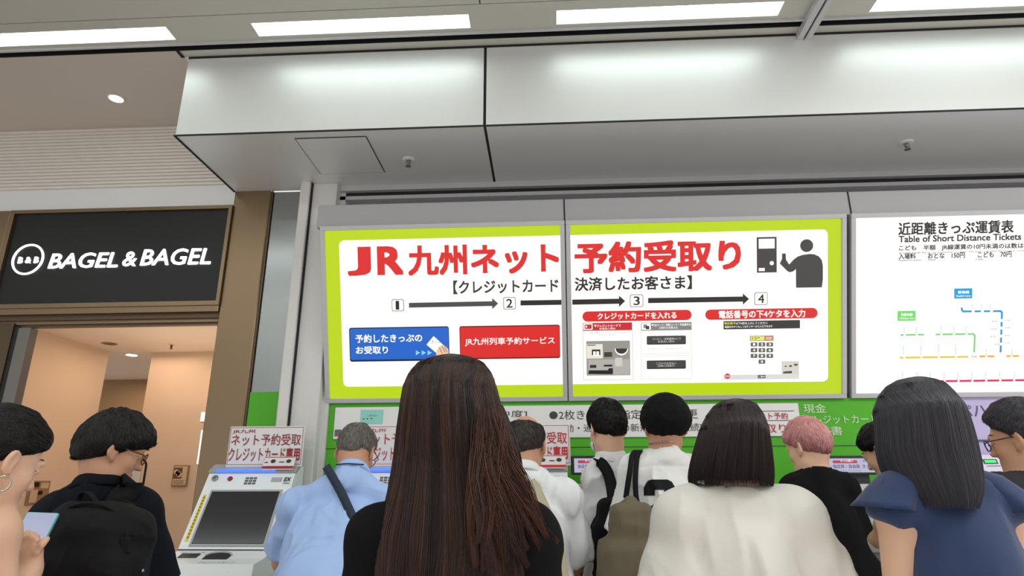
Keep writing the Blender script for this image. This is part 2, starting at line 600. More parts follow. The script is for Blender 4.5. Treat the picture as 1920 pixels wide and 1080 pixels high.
# wall that carries the lit signs
gw = struct(MB().box((-1.465, YW + .05, 1.765), (6.5, YW + .2, ZB + .1), M_fascia).build('wall_back'))
MB().box((-1.33, YW - .02, 0), (-1.29, YW + .06, ZB), M_wall_white).build('cheek', gw)
fz0, fz1 = 2.762, 2.905
fs_ = struct(MB().box((-1.345, 3.42, fz0), (6.5, YW + .06, fz1), M_fascia, .004).build('trim_4'))
for qx in (1058, 1595):
    c = PY(qx, 390, 3.415)
    MB().box((c[0] - .004, 3.417, fz0), (c[0] + .004, 3.425, fz1), M_gap).build('joint', fs_)
rt = struct(MB().box((-1.327, 3.70, 3.135), (6.5, YW + .05, ZB), M_frame).box((-1.327, 3.73, 3.085), (6.5, YW + .05, 3.11), M_frame).build('trim_5'))
MB().box((-1.327, 3.735, 3.11), (6.5, YW + .05, 3.135), M_gap).build('channel', rt)

# green wall below the signs, lavender further right
LVX = PY(1722, 790, YW)[0]
grn = struct(MB().box((-1.462, YW, 0), (LVX, YW + .06, 1.772), M_green).build('wall_lower'))
gl = PY(1180, 838, YW)[2]
MB().box((-1.462, YW - .002, gl - .0025), (LVX, YW + .001, gl + .0025), mat('green_seam', (40, 96, 24), .6)).build('seam', grn)
lav = struct(MB().box((LVX, YW, 0), (6.5, YW + .06, 1.772), M_lav).build('wall_right'))
lz = PY(1840, 826, YW)[2]
MB().box((LVX, YW - .012, lz - .004), (6.5, YW, lz + .004), mat('lavender_ledge', (84, 78, 100), .5)).build('seam', lav)

# ------------------------------------------------------------------ the shop front
SX0, SX1, SZ0, SZ1 = -3.53, -2.062, 2.412, 3.043
ss = thing('shop_sign', ((SX0 + SX1) / 2, YW, SZ0), 'black shop sign reading BAGEL & BAGEL in white letters beside a round logo', 'shop sign')
M_black = mat('satin_black_panel', (22, 24, 25), 0.38, spec=.35)
MB().box((SX0, YW - .012, SZ0), (SX1, YW + .05, SZ1), M_black).build('panel', ss)
mb = MB()
mb.box((SX0 - .03, YW - .03, SZ1), (SX1 + .022, YW + .05, SZ1 + .024), M_bronze).box((SX0 - .03, YW - .03, SZ0 - .028), (SX1 + .022, YW + .05, SZ0), M_bronze)
mb.box((SX0 - .03, YW - .03, SZ0), (SX0, YW + .05, SZ1), M_bronze).box((SX1, YW - .03, SZ0), (SX1 + .022, YW + .05, SZ1), M_bronze)
mb.build('frame', ss)
PS = Plane3((0, YW - .012, 0), (1, 0, 0), (0, 0, 1))
M_let = mat('white_lit_letter', (250, 250, 250), .4, emit=1.0, emit_rgb=(255, 255, 255))
fl = Flat(PS, 1)
fl.text('BAGEL', 94, 223, 488.7, 28, M_let, .008, 0, 0.12, .007).text('&', 232, 257, 486, 27, M_let, .008, 0, 0.08, .007).text('BAGEL', 266, 397, 482, 30, M_let, .008, 0, 0.12, .007)
fl.build('lettering', ss)
c = PS.uv(54, 487)
r = abs(PS.uv(84, 487)[0] - c[0]) * .92
ring = [PS.at(c[0] + r * math.cos(a), c[1] + r * 1.0 * math.sin(a), .008) for a in np.linspace(0, 2 * math.pi, 48, endpoint=False)]
lg = MB().tube(ring, .0075, M_let, 8, True).build('logo_ring', ss, True)
Flat(PS, 1).text('B & B', 35.5, 73.5, 488, 11.5, M_let, .012, 0, 0.0, .006).build('logo_lettering', ss)

hd = MB()
hd.box((-6.2, YW - .02, 2.345), (-2.042, YW + .06, 2.384), M_bronze).box((-6.2, YW + .01, 2.312), (-2.042, YW + .06, 2.345), M_bronze_d)
hd.box((-6.2, YW + .03, 2.290), (-2.042, YW + .07, 2.312), M_bronze).box((-6.2, YW + .045, 2.275), (-2.042, YW + .08, 2.290), M_bronze_d)
struct(hd.build('trim_6'))
lp = struct(MB().box((-3.86, YW - .03, 0), (-3.56, YW + .3, 3.066), M_bronze, .006).build('pillar'))
struct(MB().box((-6.5, YW, 0), (-3.86, YW + .06, 3.07), M_bronze_d).build('wall_front'))
dj = struct(MB().box((-3.56, YW + .02, 0), (-3.395, YW + .1, 2.30), M_bronze_d).build('door_1'))
MB().box((-3.395, YW + .03, 0), (-3.365, YW + .09, 2.28), M_gap).build('seal', dj)
MB().box((-3.365, YW + .03, 0), (-3.285, YW + .09, 2.27), mat('grey_jamb', (120, 116, 112), .5, .3)).build('jamb', dj)
# interior
SZC, SLX, SYB = 2.50, -4.06, 5.68
struct(MB().box((-7.5, YW + .08, SZC), (-1.3, 9.4, SZC + .1), M_shopc).build('ceiling'))
struct(MB().box((SLX - .12, YW + .08, 0), (SLX, 5.61, SZC), M_shop).build('wall_left'))
e0 = PY(279, 700, SYB)[0]
wb = struct(MB().box((e0, SYB, 0), (-1.3, SYB + .9, SZC), M_shop).build('wall_back'))
struct(MB().box((-1.55, YW + .3, 0), (-1.45, SYB, SZC), M_shop).build('wall_right'))
struct(MB().box((-7.5, 8.6, 0), (-1.3, 8.7, SZC), M_shop).build('wall_back'))
fa = struct(MB().box((-7.5, 7.1, 0), (-5.9, 8.6, SZC), M_shop).build('wall_left'))
tp = [PY(*q, 7.2) for q in ((188, 712), (268, 775))]
struct(MB().box((tp[0][0] - .6, 7.2, tp[1][2]), (e0 + .3, 7.32, tp[0][2]), M_taupe, .004).build('trim_7'))
for (qx, qy), on, lab in (((247, 665), True, 'small lit downlight in the shop ceiling, at the recess beyond the corner'), ((205, 644), False, 'unlit round downlight in the shop ceiling near the doorway')):
    c = PZ(qx, qy, SZC)
    t = thing('downlight', c, lab, 'downlight')
    MB().lathe(c - V(0, 0, .005), [(.058, 0), (.064, .002), (.064, .005)], M_taupe if not on else M_white, n=24).build('ring', t)
    MB().lathe(c - V(0, 0, .008), [(.044, 0), (.05, .003)], mat('shop_lens_on', (255, 246, 224), .3, emit=8) if on else mat('shop_lens_off', (120, 100, 78), .5), n=24).build('lens', t)
c = PZ(322, 646, SZC)
t = thing('sprinkler', c, 'tiny sprinkler head in the warm shop ceiling', 'sprinkler')
MB().lathe(c - V(0, 0, .005), [(.028, 0), (.03, .005)], M_white, n=18).build('escutcheon', t)
MB().lathe(c - V(0, 0, .04), [(.014, 0), (.014, .003), (.006, .006), (.009, .03), (.009, .036)], M_bronze_d, n=12).build('head', t)
# intercom panel on the shop's left wall
PL = Plane3((SLX, 0, 0), (0, 1, 0), (0, 0, 1))
q = [PX(*p, SLX) for p in ((48, 947), (52, 902), (92, 901), (86, 946))]
y0, y1, z0, z1 = (q[0][1] + q[1][1]) / 2, (q[2][1] + q[3][1]) / 2, (q[0][2] + q[3][2]) / 2, (q[1][2] + q[2][2]) / 2
t = thing('intercom_panel', (SLX, (y0 + y1) / 2, z0), 'steel intercom and switch panel on the warm shop wall', 'wall panel')
MB().box((SLX, y0, z0), (SLX + .012, y1, z1), mat('champagne_steel', (176, 150, 120), .4, .6), .003).build('plate', t)
dy, dz = y1 - y0, z1 - z0
MB().box((SLX + .012, y0 + dy * .08, z0 + dz * .1), (SLX + .017, y0 + dy * .42, z0 + dz * .62), mat('pale_card', (214, 196, 170), .5)).build('door', t)
MB().box((SLX + .012, y0 + dy * .08, z0 + dz * .74), (SLX + .018, y0 + dy * .42, z0 + dz * .94), M_black).build('display', t)
MB().box((SLX + .012, y0 + dy * .52, z0 + dz * .68), (SLX + .015, y0 + dy * .9, z0 + dz * .92), mat('pale_card', (214, 196, 170), .5)).build('notice', t)
MB().lathe((SLX + .012, y0 + dy * .55, z0 + dz * .5), [(.016, 0), (.016, .012)], M_black, axis=(1, 0, 0), n=14).build('button', t)
# framed notice on the shop's back wall
q0, q1 = PY(322, 912, SYB), PY(357, 872, SYB)
t = thing('framed_notice', ((q0[0] + q1[0]) / 2, SYB, q0[2]), 'small framed food notice on the shop back wall beside the bronze pillar', 'notice')
MB().box((q0[0], SYB - .018, q0[2]), (q1[0], SYB - .001, q1[2]), M_taupe, .003).build('frame', t)
hh = q1[2] - q0[2]
ww = q1[0] - q0[0]
MB().box((q0[0] + .012, SYB - .020, q0[2] + .012), (q1[0] - .012, SYB - .017, q1[2] - .012), mat('notice_paper', (226, 210, 188), .6)).build('paper', t)
mb = MB().box((q0[0] + .012, SYB - .022, q0[2] + hh * .36), (q0[0] + ww * .62, SYB - .0195, q1[2] - hh * .12), mat('food_photo_brown', (120, 84, 60), .6))
for k in range(3):
    mb.lathe((q0[0] + ww * (.24 + .12 * k), SYB - .0225, q0[2] + hh * (.68 - .07 * k)), [(.022, 0), (.022, .001)], mat('food_photo_cream', (226, 196, 160), .6), axis=(0, -1, 0), n=14)
for k in range(3):
    mb.box((q0[0] + .02, SYB - .022, q0[2] + hh * (.12 + .07 * k)), (q1[0] - .03, SYB - .0195, q0[2] + hh * (.14 + .07 * k)), ink((150, 120, 96)))
mb.build('picture', t)
# menu stand in the doorway
yv = 4.7
c = PY(263, 880, yv)
t = thing('menu_stand', (c[0], yv, 0), 'black rounded wire menu stand holding a paper menu inside the shop', 'menu stand')
M_wire = mat('black_wire', (26, 22, 20), .45, .4)
tz = PY(270, 861, yv)[2]
xr, xl = PY(273, 880, yv)[0], PY(273, 880, yv)[0] - .30
arc = [(xl, yv, .06), (xl, yv, tz - .05)] + [(xl + .05 - .05 * math.cos(a), yv, tz - .05 + .05 * math.sin(a)) for a in np.linspace(.2, math.pi / 2, 5)] \
    + [(xr - .05 + .05 * math.sin(a), yv, tz - .05 + .05 * math.cos(a)) for a in np.linspace(0, math.pi / 2, 6)] + [(xr, yv, .06)]
MB().tube(arc, .008, M_wire).build('frame', t, True)
MB().box((xl + .02, yv - .004, tz - .46), (xr - .03, yv + .004, tz - .03), mat('menu_paper', (236, 222, 204), .6)).build('menu_board', t)
MB().box((xl - .02, yv - .16, 0), (xr + .02, yv + .16, .02), M_wire, .004).tube([(xl, yv, .02), (xl, yv, .07)], .008, M_wire).tube([(xr, yv, .02), (xr, yv, .07)], .008, M_wire).build('base', t)
# bright narrow lamps on the shop's right wall, beside the pillar
xw = -1.55
for (a, b, ty, lab) in ((805, 872, 5.35, 'tall white glowing light box on the shop wall, partly behind the bronze pillar'), (772, 792, 5.35, 'small white glowing lamp above the tall light box by the bronze pillar')):
    q = PY(384, a, ty), PY(384, b, ty)
    t = thing('wall_light_box', ((q[0][0] + .1), ty, q[1][2]), lab, 'wall light')
    MB().box((q[0][0] - .03, ty - .01, q[1][2]), (q[0][0] + .25, ty + .06, q[0][2]), M_white, .004).build('housing', t)
    MB().box((q[0][0] - .022, ty - .014, q[1][2] + .008), (q[0][0] + .242, ty - .009, q[0][2] - .008), lit((255, 250, 236), 1.2)).build('diffuser', t)
    MB().box((q[0][0] + .25, ty, q[1][2] + .02), (-1.55, ty + .04, q[1][2] + .05), M_white).build('bracket', t)
# ================================================================== the lit sign boxes above the machines
BY0, BZ0, BY1, BZ1 = 3.735, 1.795, 3.405, 2.733      # bottom and top of the forward-leaning faces
BP = Plane3((0, BY0, BZ0), (1, 0, 0), (0, BY1 - BY0, BZ1 - BZ0))
LIME, WHT, RED, BLK = lit((182, 208, 12), 1.05), lit((248, 247, 243), 1.1), lit((226, 40, 38)), ink((52, 50, 48))
GRY = ink((96, 95, 94))


def sign_box(x0, y0, x1, y1, label, x1u=None):
    """housing and frame of one light box whose face is read at x0..x1, y0..y1"""
    u0 = BP.uv(x0, (y0 + y1) / 2)[0]
    u1 = BP.uv(x1, (y0 + y1) / 2)[0] if x1u is None else x1u
    H = np.linalg.norm(V(BY1 - BY0, BZ1 - BZ0))
    t = thing('lightbox_sign', BP.at((u0 + u1) / 2, 0, 0), label, 'light box sign', 'lit sign boxes above the ticket machines')
    R = np.array([BP.U, BP.V, BP.N])
    fr = MB()
    b = .026
    for (a, c, e, g) in ((u0 - b, -b, u1 + b, 0), (u0 - b, H, u1 + b, H + b), (u0 - b, 0, u0, H), (u1, 0, u1 + b, H)):
        fr.obox(BP.at((a + c * 0 + e) / 2, (c + g) / 2, .004), R, ((e - a) / 2, (g - c) / 2, .012), M_frame, .002)
    fr.build('frame', t)
    hb = MB()
    vs = [BP.at(u, v, -.006) for u in (u0 - b, u1 + b) for v in (-b, H + b)] + [V(u, 3.795, z) for u in (u0 - b, u1 + b) for z in (BZ0 + .02, BZ1)]
    hb.raw(vs, [(0, 2, 3, 1), (4, 5, 7, 6), (0, 1, 5, 4), (2, 6, 7, 3), (1, 3, 7, 5), (0, 4, 6, 2)], M_fascia)
    hb.build('housing', t)
    return t, u0, u1, H


def number_tile(par, x0, y0, x1, y1, s):
    f = Flat(BP, 3)
    f.prect(x0, y0, x1, y1, ink((120, 120, 118)), .012)
    f.prect(x0 + 1.1, y0 + 1.1, x1 - 1.1, y1 - 1.1, WHT, .010, 1)
    f.text(s, (x0 + x1) / 2 - (4.0 if s == '1' else 5.8), (x0 + x1) / 2 + (2.6 if s == '1' else 5.8), (y0 + y1) / 2, 16.5, BLK, 0 if s == '1' else .012, 2)
    return f.build('number_tile', par)


def arrow(par, x0, ya, x1, yb, th, hl, hh, m, head=True):
    f = Flat(BP, 3)
    ys = ya + (yb - ya) * (x1 - hl - x0) / (x1 - x0)
    if head:
        f.ppoly([(x0, ya + th / 2), (x1 - hl, ys + th / 2), (x1 - hl, ys + hh / 2), (x1, yb), (x1 - hl, ys - hh / 2), (x1 - hl, ys - th / 2), (x0, ya - th / 2)], m)
    else:
        f.ppoly([(x0, ya + th / 2), (x1, yb + th / 2), (x1, yb - th / 2), (x0, ya - th / 2)], m)
    return f.build('arrow', par)


# left box
t1, u0, u1, H = sign_box(608 + 6, 433, 1053, 740, 'left half of the lime green lit sign with blue and red printed buttons')
f = Flat(BP, 1)
f.rect((u0, 0), (u1, H), LIME)
f.build('face', t1)
a, b = BP.uv(640, 590), BP.uv(900, 452)
vb = BP.uv(840, 723)[1]
vt = BP.uv(850, 446)[1]
WU0, WV0, WV1 = a[0], vb, vt
f = Flat(BP, 2)
pts = [(u1, WV0), (u1, WV1)]
for cx, cy, a0 in ((WU0 + .03, WV1 - .03, 90), (WU0 + .03, WV0 + .03, 180)):
    pts += [(cx + .03 * math.cos(math.radians(a0 + 15 * k)), cy + .03 * math.sin(math.radians(a0 + 15 * k))) for k in range(7)]
f.poly(pts[::-1], WHT)
f.build('white_field', t1)
Flat(BP, 3).text('J', 651.5, 696, 490, 54, RED, .036).text('R', 707.5, 757, 488.5, 54, RED, .036).text('九州ネット', 765, 1048, 486, 57, RED, .032).build('header_lettering', t1)
Flat(BP, 3).text('【クレジットカード', 850, 1047, 537, 26, ink((74, 73, 72)), .022).build('subtitle_lettering', t1)
number_tile(t1, 734.7, 561, 757.8, 583.5, '1')
number_tile(t1, 943.6, 557, 967, 580, '2')
arrow(t1, 767, 572.3, 934, 569, 9, 11, 20.5, GRY)
arrow(t1, 976, 568, 1052.5, 566.8, 9.4, 0, 0, BLK, False)
bb = Flat(BP, 3)
bb.prect(655.5, 613, 842.5, 677, ink((26, 44, 86)), .014)
bb.prect(657, 615, 841.5, 673.5, lit((34, 104, 206)), .012, 1)
bo = bb.build('blue_button', t1)
Flat(BP, 5).text('予約したきっぷの', 667, 792, 634, 15.5, WHT, .02).text('お受取り', 668, 728, 656, 14.5, WHT, .02).build('lettering', bo)
f = Flat(BP, 5)
for k in range(3):
    x = 780 + 11 * k
    f.ppoly([(x, 656.5), (x, 666), (x + 8.3, 661)], lit((140, 214, 250)))
f.build('pointer_marks', bo)
f = Flat(BP, 5)
f.ppoly([(800, 646), (813.3, 629.8), (832, 647), (819.5, 662.5)], WHT)
f.text('きっぷ', 809, 826, 640.5, 6, ink((120, 130, 140)), 0)
sk, skl = lit((246, 206, 170)), ink((150, 96, 60))
hand = [(818, 667), (819, 657), (823, 650), (829, 646), (834, 648), (838, 651), (841, 655), (842, 667)]
f.ppoly(hand, sk, 2)
for (xa, ya, xb, yb) in ((824, 652, 829, 662), (829, 649, 834, 660), (834, 650, 838, 660)):
    f.ppoly([(xa, ya), (xa + 1.0, ya - .4), (xb + 1.0, yb - .4), (xb, yb)], skl, 3)
f.build('hand_picture', bo)
rb_ = Flat(BP, 3)
rb_.prect(862, 610, 1050, 672.5, ink((130, 24, 26)), .012)
rb_.prect(863, 612, 1049, 670, RED, .010, 1)
ro = rb_.build('red_button', t1)
Flat(BP, 5).text('JR九州列車予約サービス', 872, 1040, 640, 15.5, WHT, .012).build('lettering', ro)

# middle box
t2, u0, u1, H = sign_box(1071.5, 420, 1577, 738, 'right half of the lime green lit sign with a black person pictogram and keypad print')
f = Flat(BP, 1)
f.rect((u0, 0), (u1, H), LIME)
f.build('face', t2)
uR = BP.uv(1552, 575)[0]
f = Flat(BP, 2)
pts = [(u0, WV1), (u0, WV0)]
for cx, cy, a0 in ((uR - .03, WV0 + .03, -90), (uR - .03, WV1 - .03, 0)):
    pts += [(cx + .03 * math.cos(math.radians(a0 + 15 * k)), cy + .03 * math.sin(math.radians(a0 + 15 * k))) for k in range(7)]
f.poly(pts, WHT)
f.build('white_field', t2)
Flat(BP, 3).text('予約受取り', 1077, 1389, 480.5, 59, RED, .034).build('header_lettering', t2)
Flat(BP, 3).text('決済したお客さま】', 1077.5, 1297, 531, 26, BLK, .022).build('subtitle_lettering', t2)
number_tile(t2, 1181, 552, 1206, 575.7, '3')
number_tile(t2, 1414, 548, 1439, 572, '4')
arrow(t2, 1073, 566.5, 1172, 564.5, 9.6, 11.5, 21, BLK)
arrow(t2, 1215, 563.5, 1404, 560.5, 9.6, 11.5, 21, BLK)
PG = ink((78, 77, 78))
f = Flat(BP, 3)
f.prect(1418.6, 444.5, 1455.8, 511, PG)
f.prect(1422, 447.7, 1452, 466, WHT, 0, 1)
f.disc(1446.5, 493.4, 4, WHT, 1)
f.prect(1422, 502.5, 1433.3, 508.3, WHT, 0, 1)
f.disc(1512, 460.6, 12.2, PG)
f.ppoly([((x / 3.085) + 1050, y / 3.085 + 400) for x, y in ((1400, 241), (1440, 235), (1470, 237), (1497, 250), (1513, 272), (1519, 305), (1519, 380), (1513, 428), (1364, 430), (1363, 322), (1350, 334), (1330, 341),
        (1316, 336), (1270, 291), (1283, 262), (1283, 233), (1304, 232), (1306, 268), (1324, 296), (1352, 266), (1374, 250))], PG)
f.build('pictogram', t2)


def pill(par, x0, y0, x1, y1, s, xa, xb, h):
    o = Flat(BP, 3).prect(x0, y0, x1, y1, RED, .2).build('pill_banner', par)
    Flat(BP, 4).text(s, xa, xb, (y0 + y1) / 2, h, WHT, .022).build('lettering', o)


pill(t2, 1092, 582.3, 1296.5, 601.5, 'クレジットカードを入れる', 1120, 1268, 12.5)
pill(t2, 1322, 578.8, 1532.5, 598, '電話番号の下4ケタを入力', 1347, 1509, 15)
q = lambda x, y: (1080 + x / 4.0, 580 + y / 4.0)


def qr(f, x0, y0, x1, y1, m, r=0.0, dl=0):
    return f.prect(*q(x0, y0), *q(x1, y1), m, r, dl)


LG, MGy, DGy = lit((214, 212, 206), .85), lit((150, 148, 146), .8), ink((70, 70, 70))
f = Flat(BP, 3)
f.frame(*q(52, 157), *q(427, 530), .003, LG)
qr(f, 52, 100, 420, 157, lit((208, 44, 48)))
qr(f, 56, 105, 124, 153, WHT, .004, 1)
qr(f, 64, 113, 117, 146, lit((208, 44, 48)), .003, 2)
qr(f, 70, 122, 82, 136, WHT, 0, 3)
f.text('▼クレジットカードで', *[q(v, 0)[0] for v in (135, 335)], 580 + 122.5 / 4, 5, WHT, .01)
f.text('お支払い済み', *[q(v, 0)[0] for v in (175, 295)], 580 + 143.5 / 4, 4.2, WHT, .01)
f.text('下記の挿入口にクレジットカードを', *[q(v, 0)[0] for v in (95, 375)], 580 + 175 / 4, 3, MGy, 0)
f.text('入れてください', *[q(v, 0)[0] for v in (165, 305)], 580 + 192 / 4, 3, MGy, 0)
qr(f, 78, 236, 405, 495, lit((176, 172, 166), .7))
qr(f, 92, 375, 400, 490, lit((200, 196, 190), .75), 0, 1)
qr(f, 80, 260, 200, 368, lit((244, 238, 222), .9), .004, 2)
qr(f, 84, 265, 146, 271, DGy, 0, 3)
qr(f, 118, 300, 182, 342, ink((60, 58, 56)), .003, 3)
qr(f, 128, 314, 172, 346, WHT, 0, 4)
qr(f, 147, 314, 152, 340, ink((60, 58, 56)), 0, 5)
qr(f, 210, 320, 270, 356, ink((84, 78, 70)), .002, 2)
c0 = q(340, 292)
f.ppoly([(c0[0] + 12.6 * math.cos(a), c0[1] + 13 * math.sin(a)) for a in np.linspace(math.pi, 0, 14)], WHT, 2)
f.ppoly([(c0[0] + 11 * math.cos(a), c0[1] + 10 * math.sin(a)) for a in np.linspace(math.pi, 0, 14)], ink((70, 68, 66)), 3)
qr(f, 104, 416, 152, 438, ink((60, 58, 56)), 0, 2)
qr(f, 208, 414, 272, 428, ink((60, 58, 56)), 0, 2)
f.ppoly([q(*v) for v in ((92, 484), (96, 456), (238, 456), (246, 440), (276, 440), (276, 486))], ink((44, 44, 46)), 2)
qr(f, 292, 362, 346, 426, lit((226, 222, 214), .8), .003, 2)
f.build('card_payment_picture', t2)
f = Flat(BP, 3)
f.frame(*q(487, 157), *q(865, 522), .002, LG)
qr(f, 487, 98, 866, 156, lit((150, 148, 146), .75))
qr(f, 491, 103, 560, 153, WHT, .004, 1)
qr(f, 505, 112, 532, 140, MGy, 0, 2)
qr(f, 522, 124, 548, 148, DGy, .002, 3)
f.text('▼QRコード／受取コード／予約番号を', *[q(v, 0)[0] for v in (565, 860)], 580 + 116 / 4, 5, WHT, .01)
f.text('お持ちのお客さま', *[q(v, 0)[0] for v in (625, 760)], 580 + 137 / 4, 4.4, WHT, .01)
for yy in (330, 345):
    qr(f, 498, yy, 855, yy + 2.5, LG)
for (ya, yb, s1, s2) in ((198, 263, 'コンビニ・金融機関などで', 'お支払い済み'), (382, 446, 'これからお支払い', '(同時にお受取り)')):
    qr(f, 530, ya, 823, yb, ink((56, 56, 56)), .006, 0)
    qr(f, 534, ya + 3, 819, yb - 8, ink((84, 84, 84)), .005, 1)
    k = 1 if ya < 300 else 0
    f.text(s1, *[q(v, 0)[0] for v in ((572, 785) if k else (600, 752))], 580 + (ya + 22) / 4, 4.4, LG, .008, 2)
    f.text(s2, *[q(v, 0)[0] for v in (612, 738)], 580 + (ya + 42) / 4, 4.4, LG, .008, 2)
f.text('受付番号の入力が必要な場合があります', *[q(v, 0)[0] for v in (540, 815)], 580 + 294 / 4, 3, lit((236, 190, 180), .85), 0)
f.build('code_payment_picture', t2)
f = Flat(BP, 3)
qr(f, 1105, 84, 1678, 146, ink((66, 66, 66)))
f.text('電話番号', *[q(v, 0)[0] for v in (1110, 1196)], 580 + 104.5 / 4, 4.6, lit((250, 240, 60)), .01)
f.text('の下4桁を入力してください', *[q(v, 0)[0] for v in (1199, 1434)], 580 + 103.5 / 4, 4.6, WHT, .01)
f.text('画面のボタンもしくはテンキーから入力できます', *[q(v, 0)[0] for v in (1115, 1472)], 580 + 128.5 / 4, 4.4, WHT, .01)
qr(f, 1303, 197, 1480, 236, MGy)
qr(f, 1308, 202, 1410, 232, lit((240, 240, 110)), 0, 1)
qr(f, 1412, 202, 1476, 232, lit((232, 138, 60)), 0, 1)
f.text('12*', *[q(v, 0)[0] for v in (1318, 1375)], 580 + 216 / 4, 4.5, ink((120, 110, 20)), .01, 2)
f.text('訂正', *[q(v, 0)[0] for v in (1424, 1466)], 580 + 216 / 4, 4.5, WHT, .01, 2)
qr(f, 1105, 488, 1672, 524, lit((232, 230, 226), .88))
f.disc(*q(1134, 500), 5.2, lit((214, 46, 60)), 1)
f.text('取消', *[q(v, 0)[0] for v in (1119, 1149)], 580 + 500 / 4, 3.8, WHT, .01, 2)
qr(f, 1362, 492, 1420, 516, ink((50, 50, 50)), 0, 1)
f.text('ご案内', *[q(v, 0)[0] for v in (1367, 1415)], 580 + 504 / 4, 3.8, WHT, .01, 2)
qr(f, 1540, 388, 1670, 486, lit((226, 224, 216), .85), 0, 1)
qr(f, 1563, 422, 1576, 431, ink((80, 78, 74)), 0, 2)
qr(f, 1596, 418, 1616, 430, ink((80, 78, 74)), 0, 2)
c0 = q(1646, 407)
f.ppoly([(c0[0] + 4.2 * math.cos(a), c0[1] + 4.2 * math.sin(a)) for a in np.linspace(math.pi, 0, 10)], ink((120, 118, 90)), 2)
f.ppoly([q(*v) for v in ((1549, 480), (1552, 466), (1596, 462), (1616, 460), (1616, 478))], ink((90, 88, 84)), 2)
f.build('keypad_picture', t2)
ks = '1234567890'
for k, s in enumerate(ks):
    r, cc = divmod(k, 3)
    if k == 9:
        r, cc = 3, 1
    x, y = 1308 + 59 * cc, 247 + 43 * r
    f = Flat(BP, 4)
    qr(f, x, y, x + 50, y + 31, ink((124, 122, 120)), .005)
    f.text(s, q(x + 17, 0)[0], q(x + 33, 0)[0], 580 + (y + 15) / 4, 4.6, WHT, .03)
    f.build('keypad_key', t2)

# fare table
t3, u0, u1, H = sign_box(1603, 403, 1700, 736, 'white lit fare table headed Table of Short Distance Tickets with coloured rail lines', 2.95)
W2 = lit((250, 248, 247), 1.12)
Flat(BP, 1).rect((u0, 0), (u1, H), W2).build('face', t3)
z7 = lambda x, y: (1590 + x / 3.085, 390 + y / 3.085)
f = Flat(BP, 3)
f.text('近距離きっぷ運賃表', 1683.5, 1899.5, 427, 24.5, ink((40, 38, 38)), .022)
f.text('Table of Short Distance Tickets', 1684, 1913.5, 446, 12.5, ink((50, 48, 50)), .022)
f.build('header_lettering', t3)
f = Flat(BP, 3)
f.text('こども　半額　JR線運賃の10円未満のは数は切り捨て', 1684.6, 1965, 463, 11.5, ink((50, 48, 48)), .022)
f.text('Child Half fare. Fractions under 10 yen of the fare are rounded down', 1685, 1965, 472, 3.5, ink((130, 128, 128)), .01)
f.text('入場料　　おとな　150円　　こども　70円', 1684, 1895.5, 478.5, 11.5, ink((50, 48, 48)), .022)
f.text('Platform ticket      Adult', 1684, 1754, 487.5, 3.5, ink((130, 128, 128)), .01)
f.text('Child', 1828, 1842, 486, 3.5, ink((130, 128, 128)), .01)
f.build('notes_lettering', t3)


def tagbox(x0, y0, x1, y1, rgb, s1, s2):
    o = Flat(BP, 3).prect(*z7(x0, y0), *z7(x1, y1), lit(rgb)).build('line_tag', t3)
    xm, dx = (x0 + x1) / 2, (x1 - x0)
    g = Flat(BP, 4)
    g.text(s1, z7(xm - dx * .32, 0)[0], z7(xm + dx * .32, 0)[0], z7(0, y0 + (y1 - y0) * .37)[1], 5.6, W2, .02)
    g.text(s2, z7(xm - dx * .4, 0)[0], z7(xm + dx * .4, 0)[0], z7(0, y0 + (y1 - y0) * .74)[1], 3.4, W2, .01)
    g.build('lettering', o)


tagbox(612, 465, 716, 523, (24, 160, 222), '香椎線', 'Kashii Line')
tagbox(284, 595, 389, 652, (120, 222, 112), '筑豊本線', 'Chikuho Line')


def railline(pts, th, rgb, stops, gaps, name='rail_line'):
    m = lit(rgb)
    f = Flat(BP, 3)
    P = [BP.uv(*z7(*p)) for p in pts]
    wv = abs(BP.uv(*z7(300, 800))[1] - BP.uv(*z7(300, 800 + th))[1]) / 2
    for i in range(len(P) - 1):
        d = P[i + 1] - P[i]
        d = d / np.linalg.norm(d)
        nrm = np.array([-d[1], d[0]]) * wv
        a, b = P[i] - d * wv * .5, P[i + 1] + d * wv * .5
        f.poly([a - nrm, b - nrm, b + nrm, a + nrm], m)
    for (x, y) in stops:
        f.disc(*z7(x, y), 2.1, W2, 1, 14)
    for (x0, y0, x1, y1) in gaps:
        f.prect(*z7(x0, y0), *z7(x1, y1), W2, .004, 2)
    f.build(name, t3)


railline([(656, 578), (656, 590), (664, 598), (880, 596), (888, 604), (880, 832)], 11, (20, 156, 226), [],
         [(v - 8, 586, v + 8, 606) for v in (720, 773, 826)] + [(874, v - 8, 898, v + 8) for v in (650, 694, 740, 786)])
railline([(304, 734), (722, 728), (731, 738), (727, 832)], 9, (112, 216, 110), [(325, 734), (395, 733), (537, 731), (610, 730), (682, 729)], [(435, 718, 503, 744)])
railline([(300, 865), (690, 860)], 11, (240, 206, 40), [(323, 865), (422, 864), (522, 862), (622, 861)], [])
railline([(760, 858), (1000, 855), (1290, 850)], 11, (244, 180, 50), [(797, 858), (943, 856)], [(843, 842, 912, 870), (985, 840, 1040, 868)])
railline([(280, 1004), (1290, 992)], 12, (226, 40, 96), [(v, 1004 - (v - 280) * .012) for v in (320, 398, 477, 557, 636, 716, 796, 877, 958, 1040, 1120, 1200)], [])
f = Flat(BP, 3)
mk = ink((120, 118, 118))
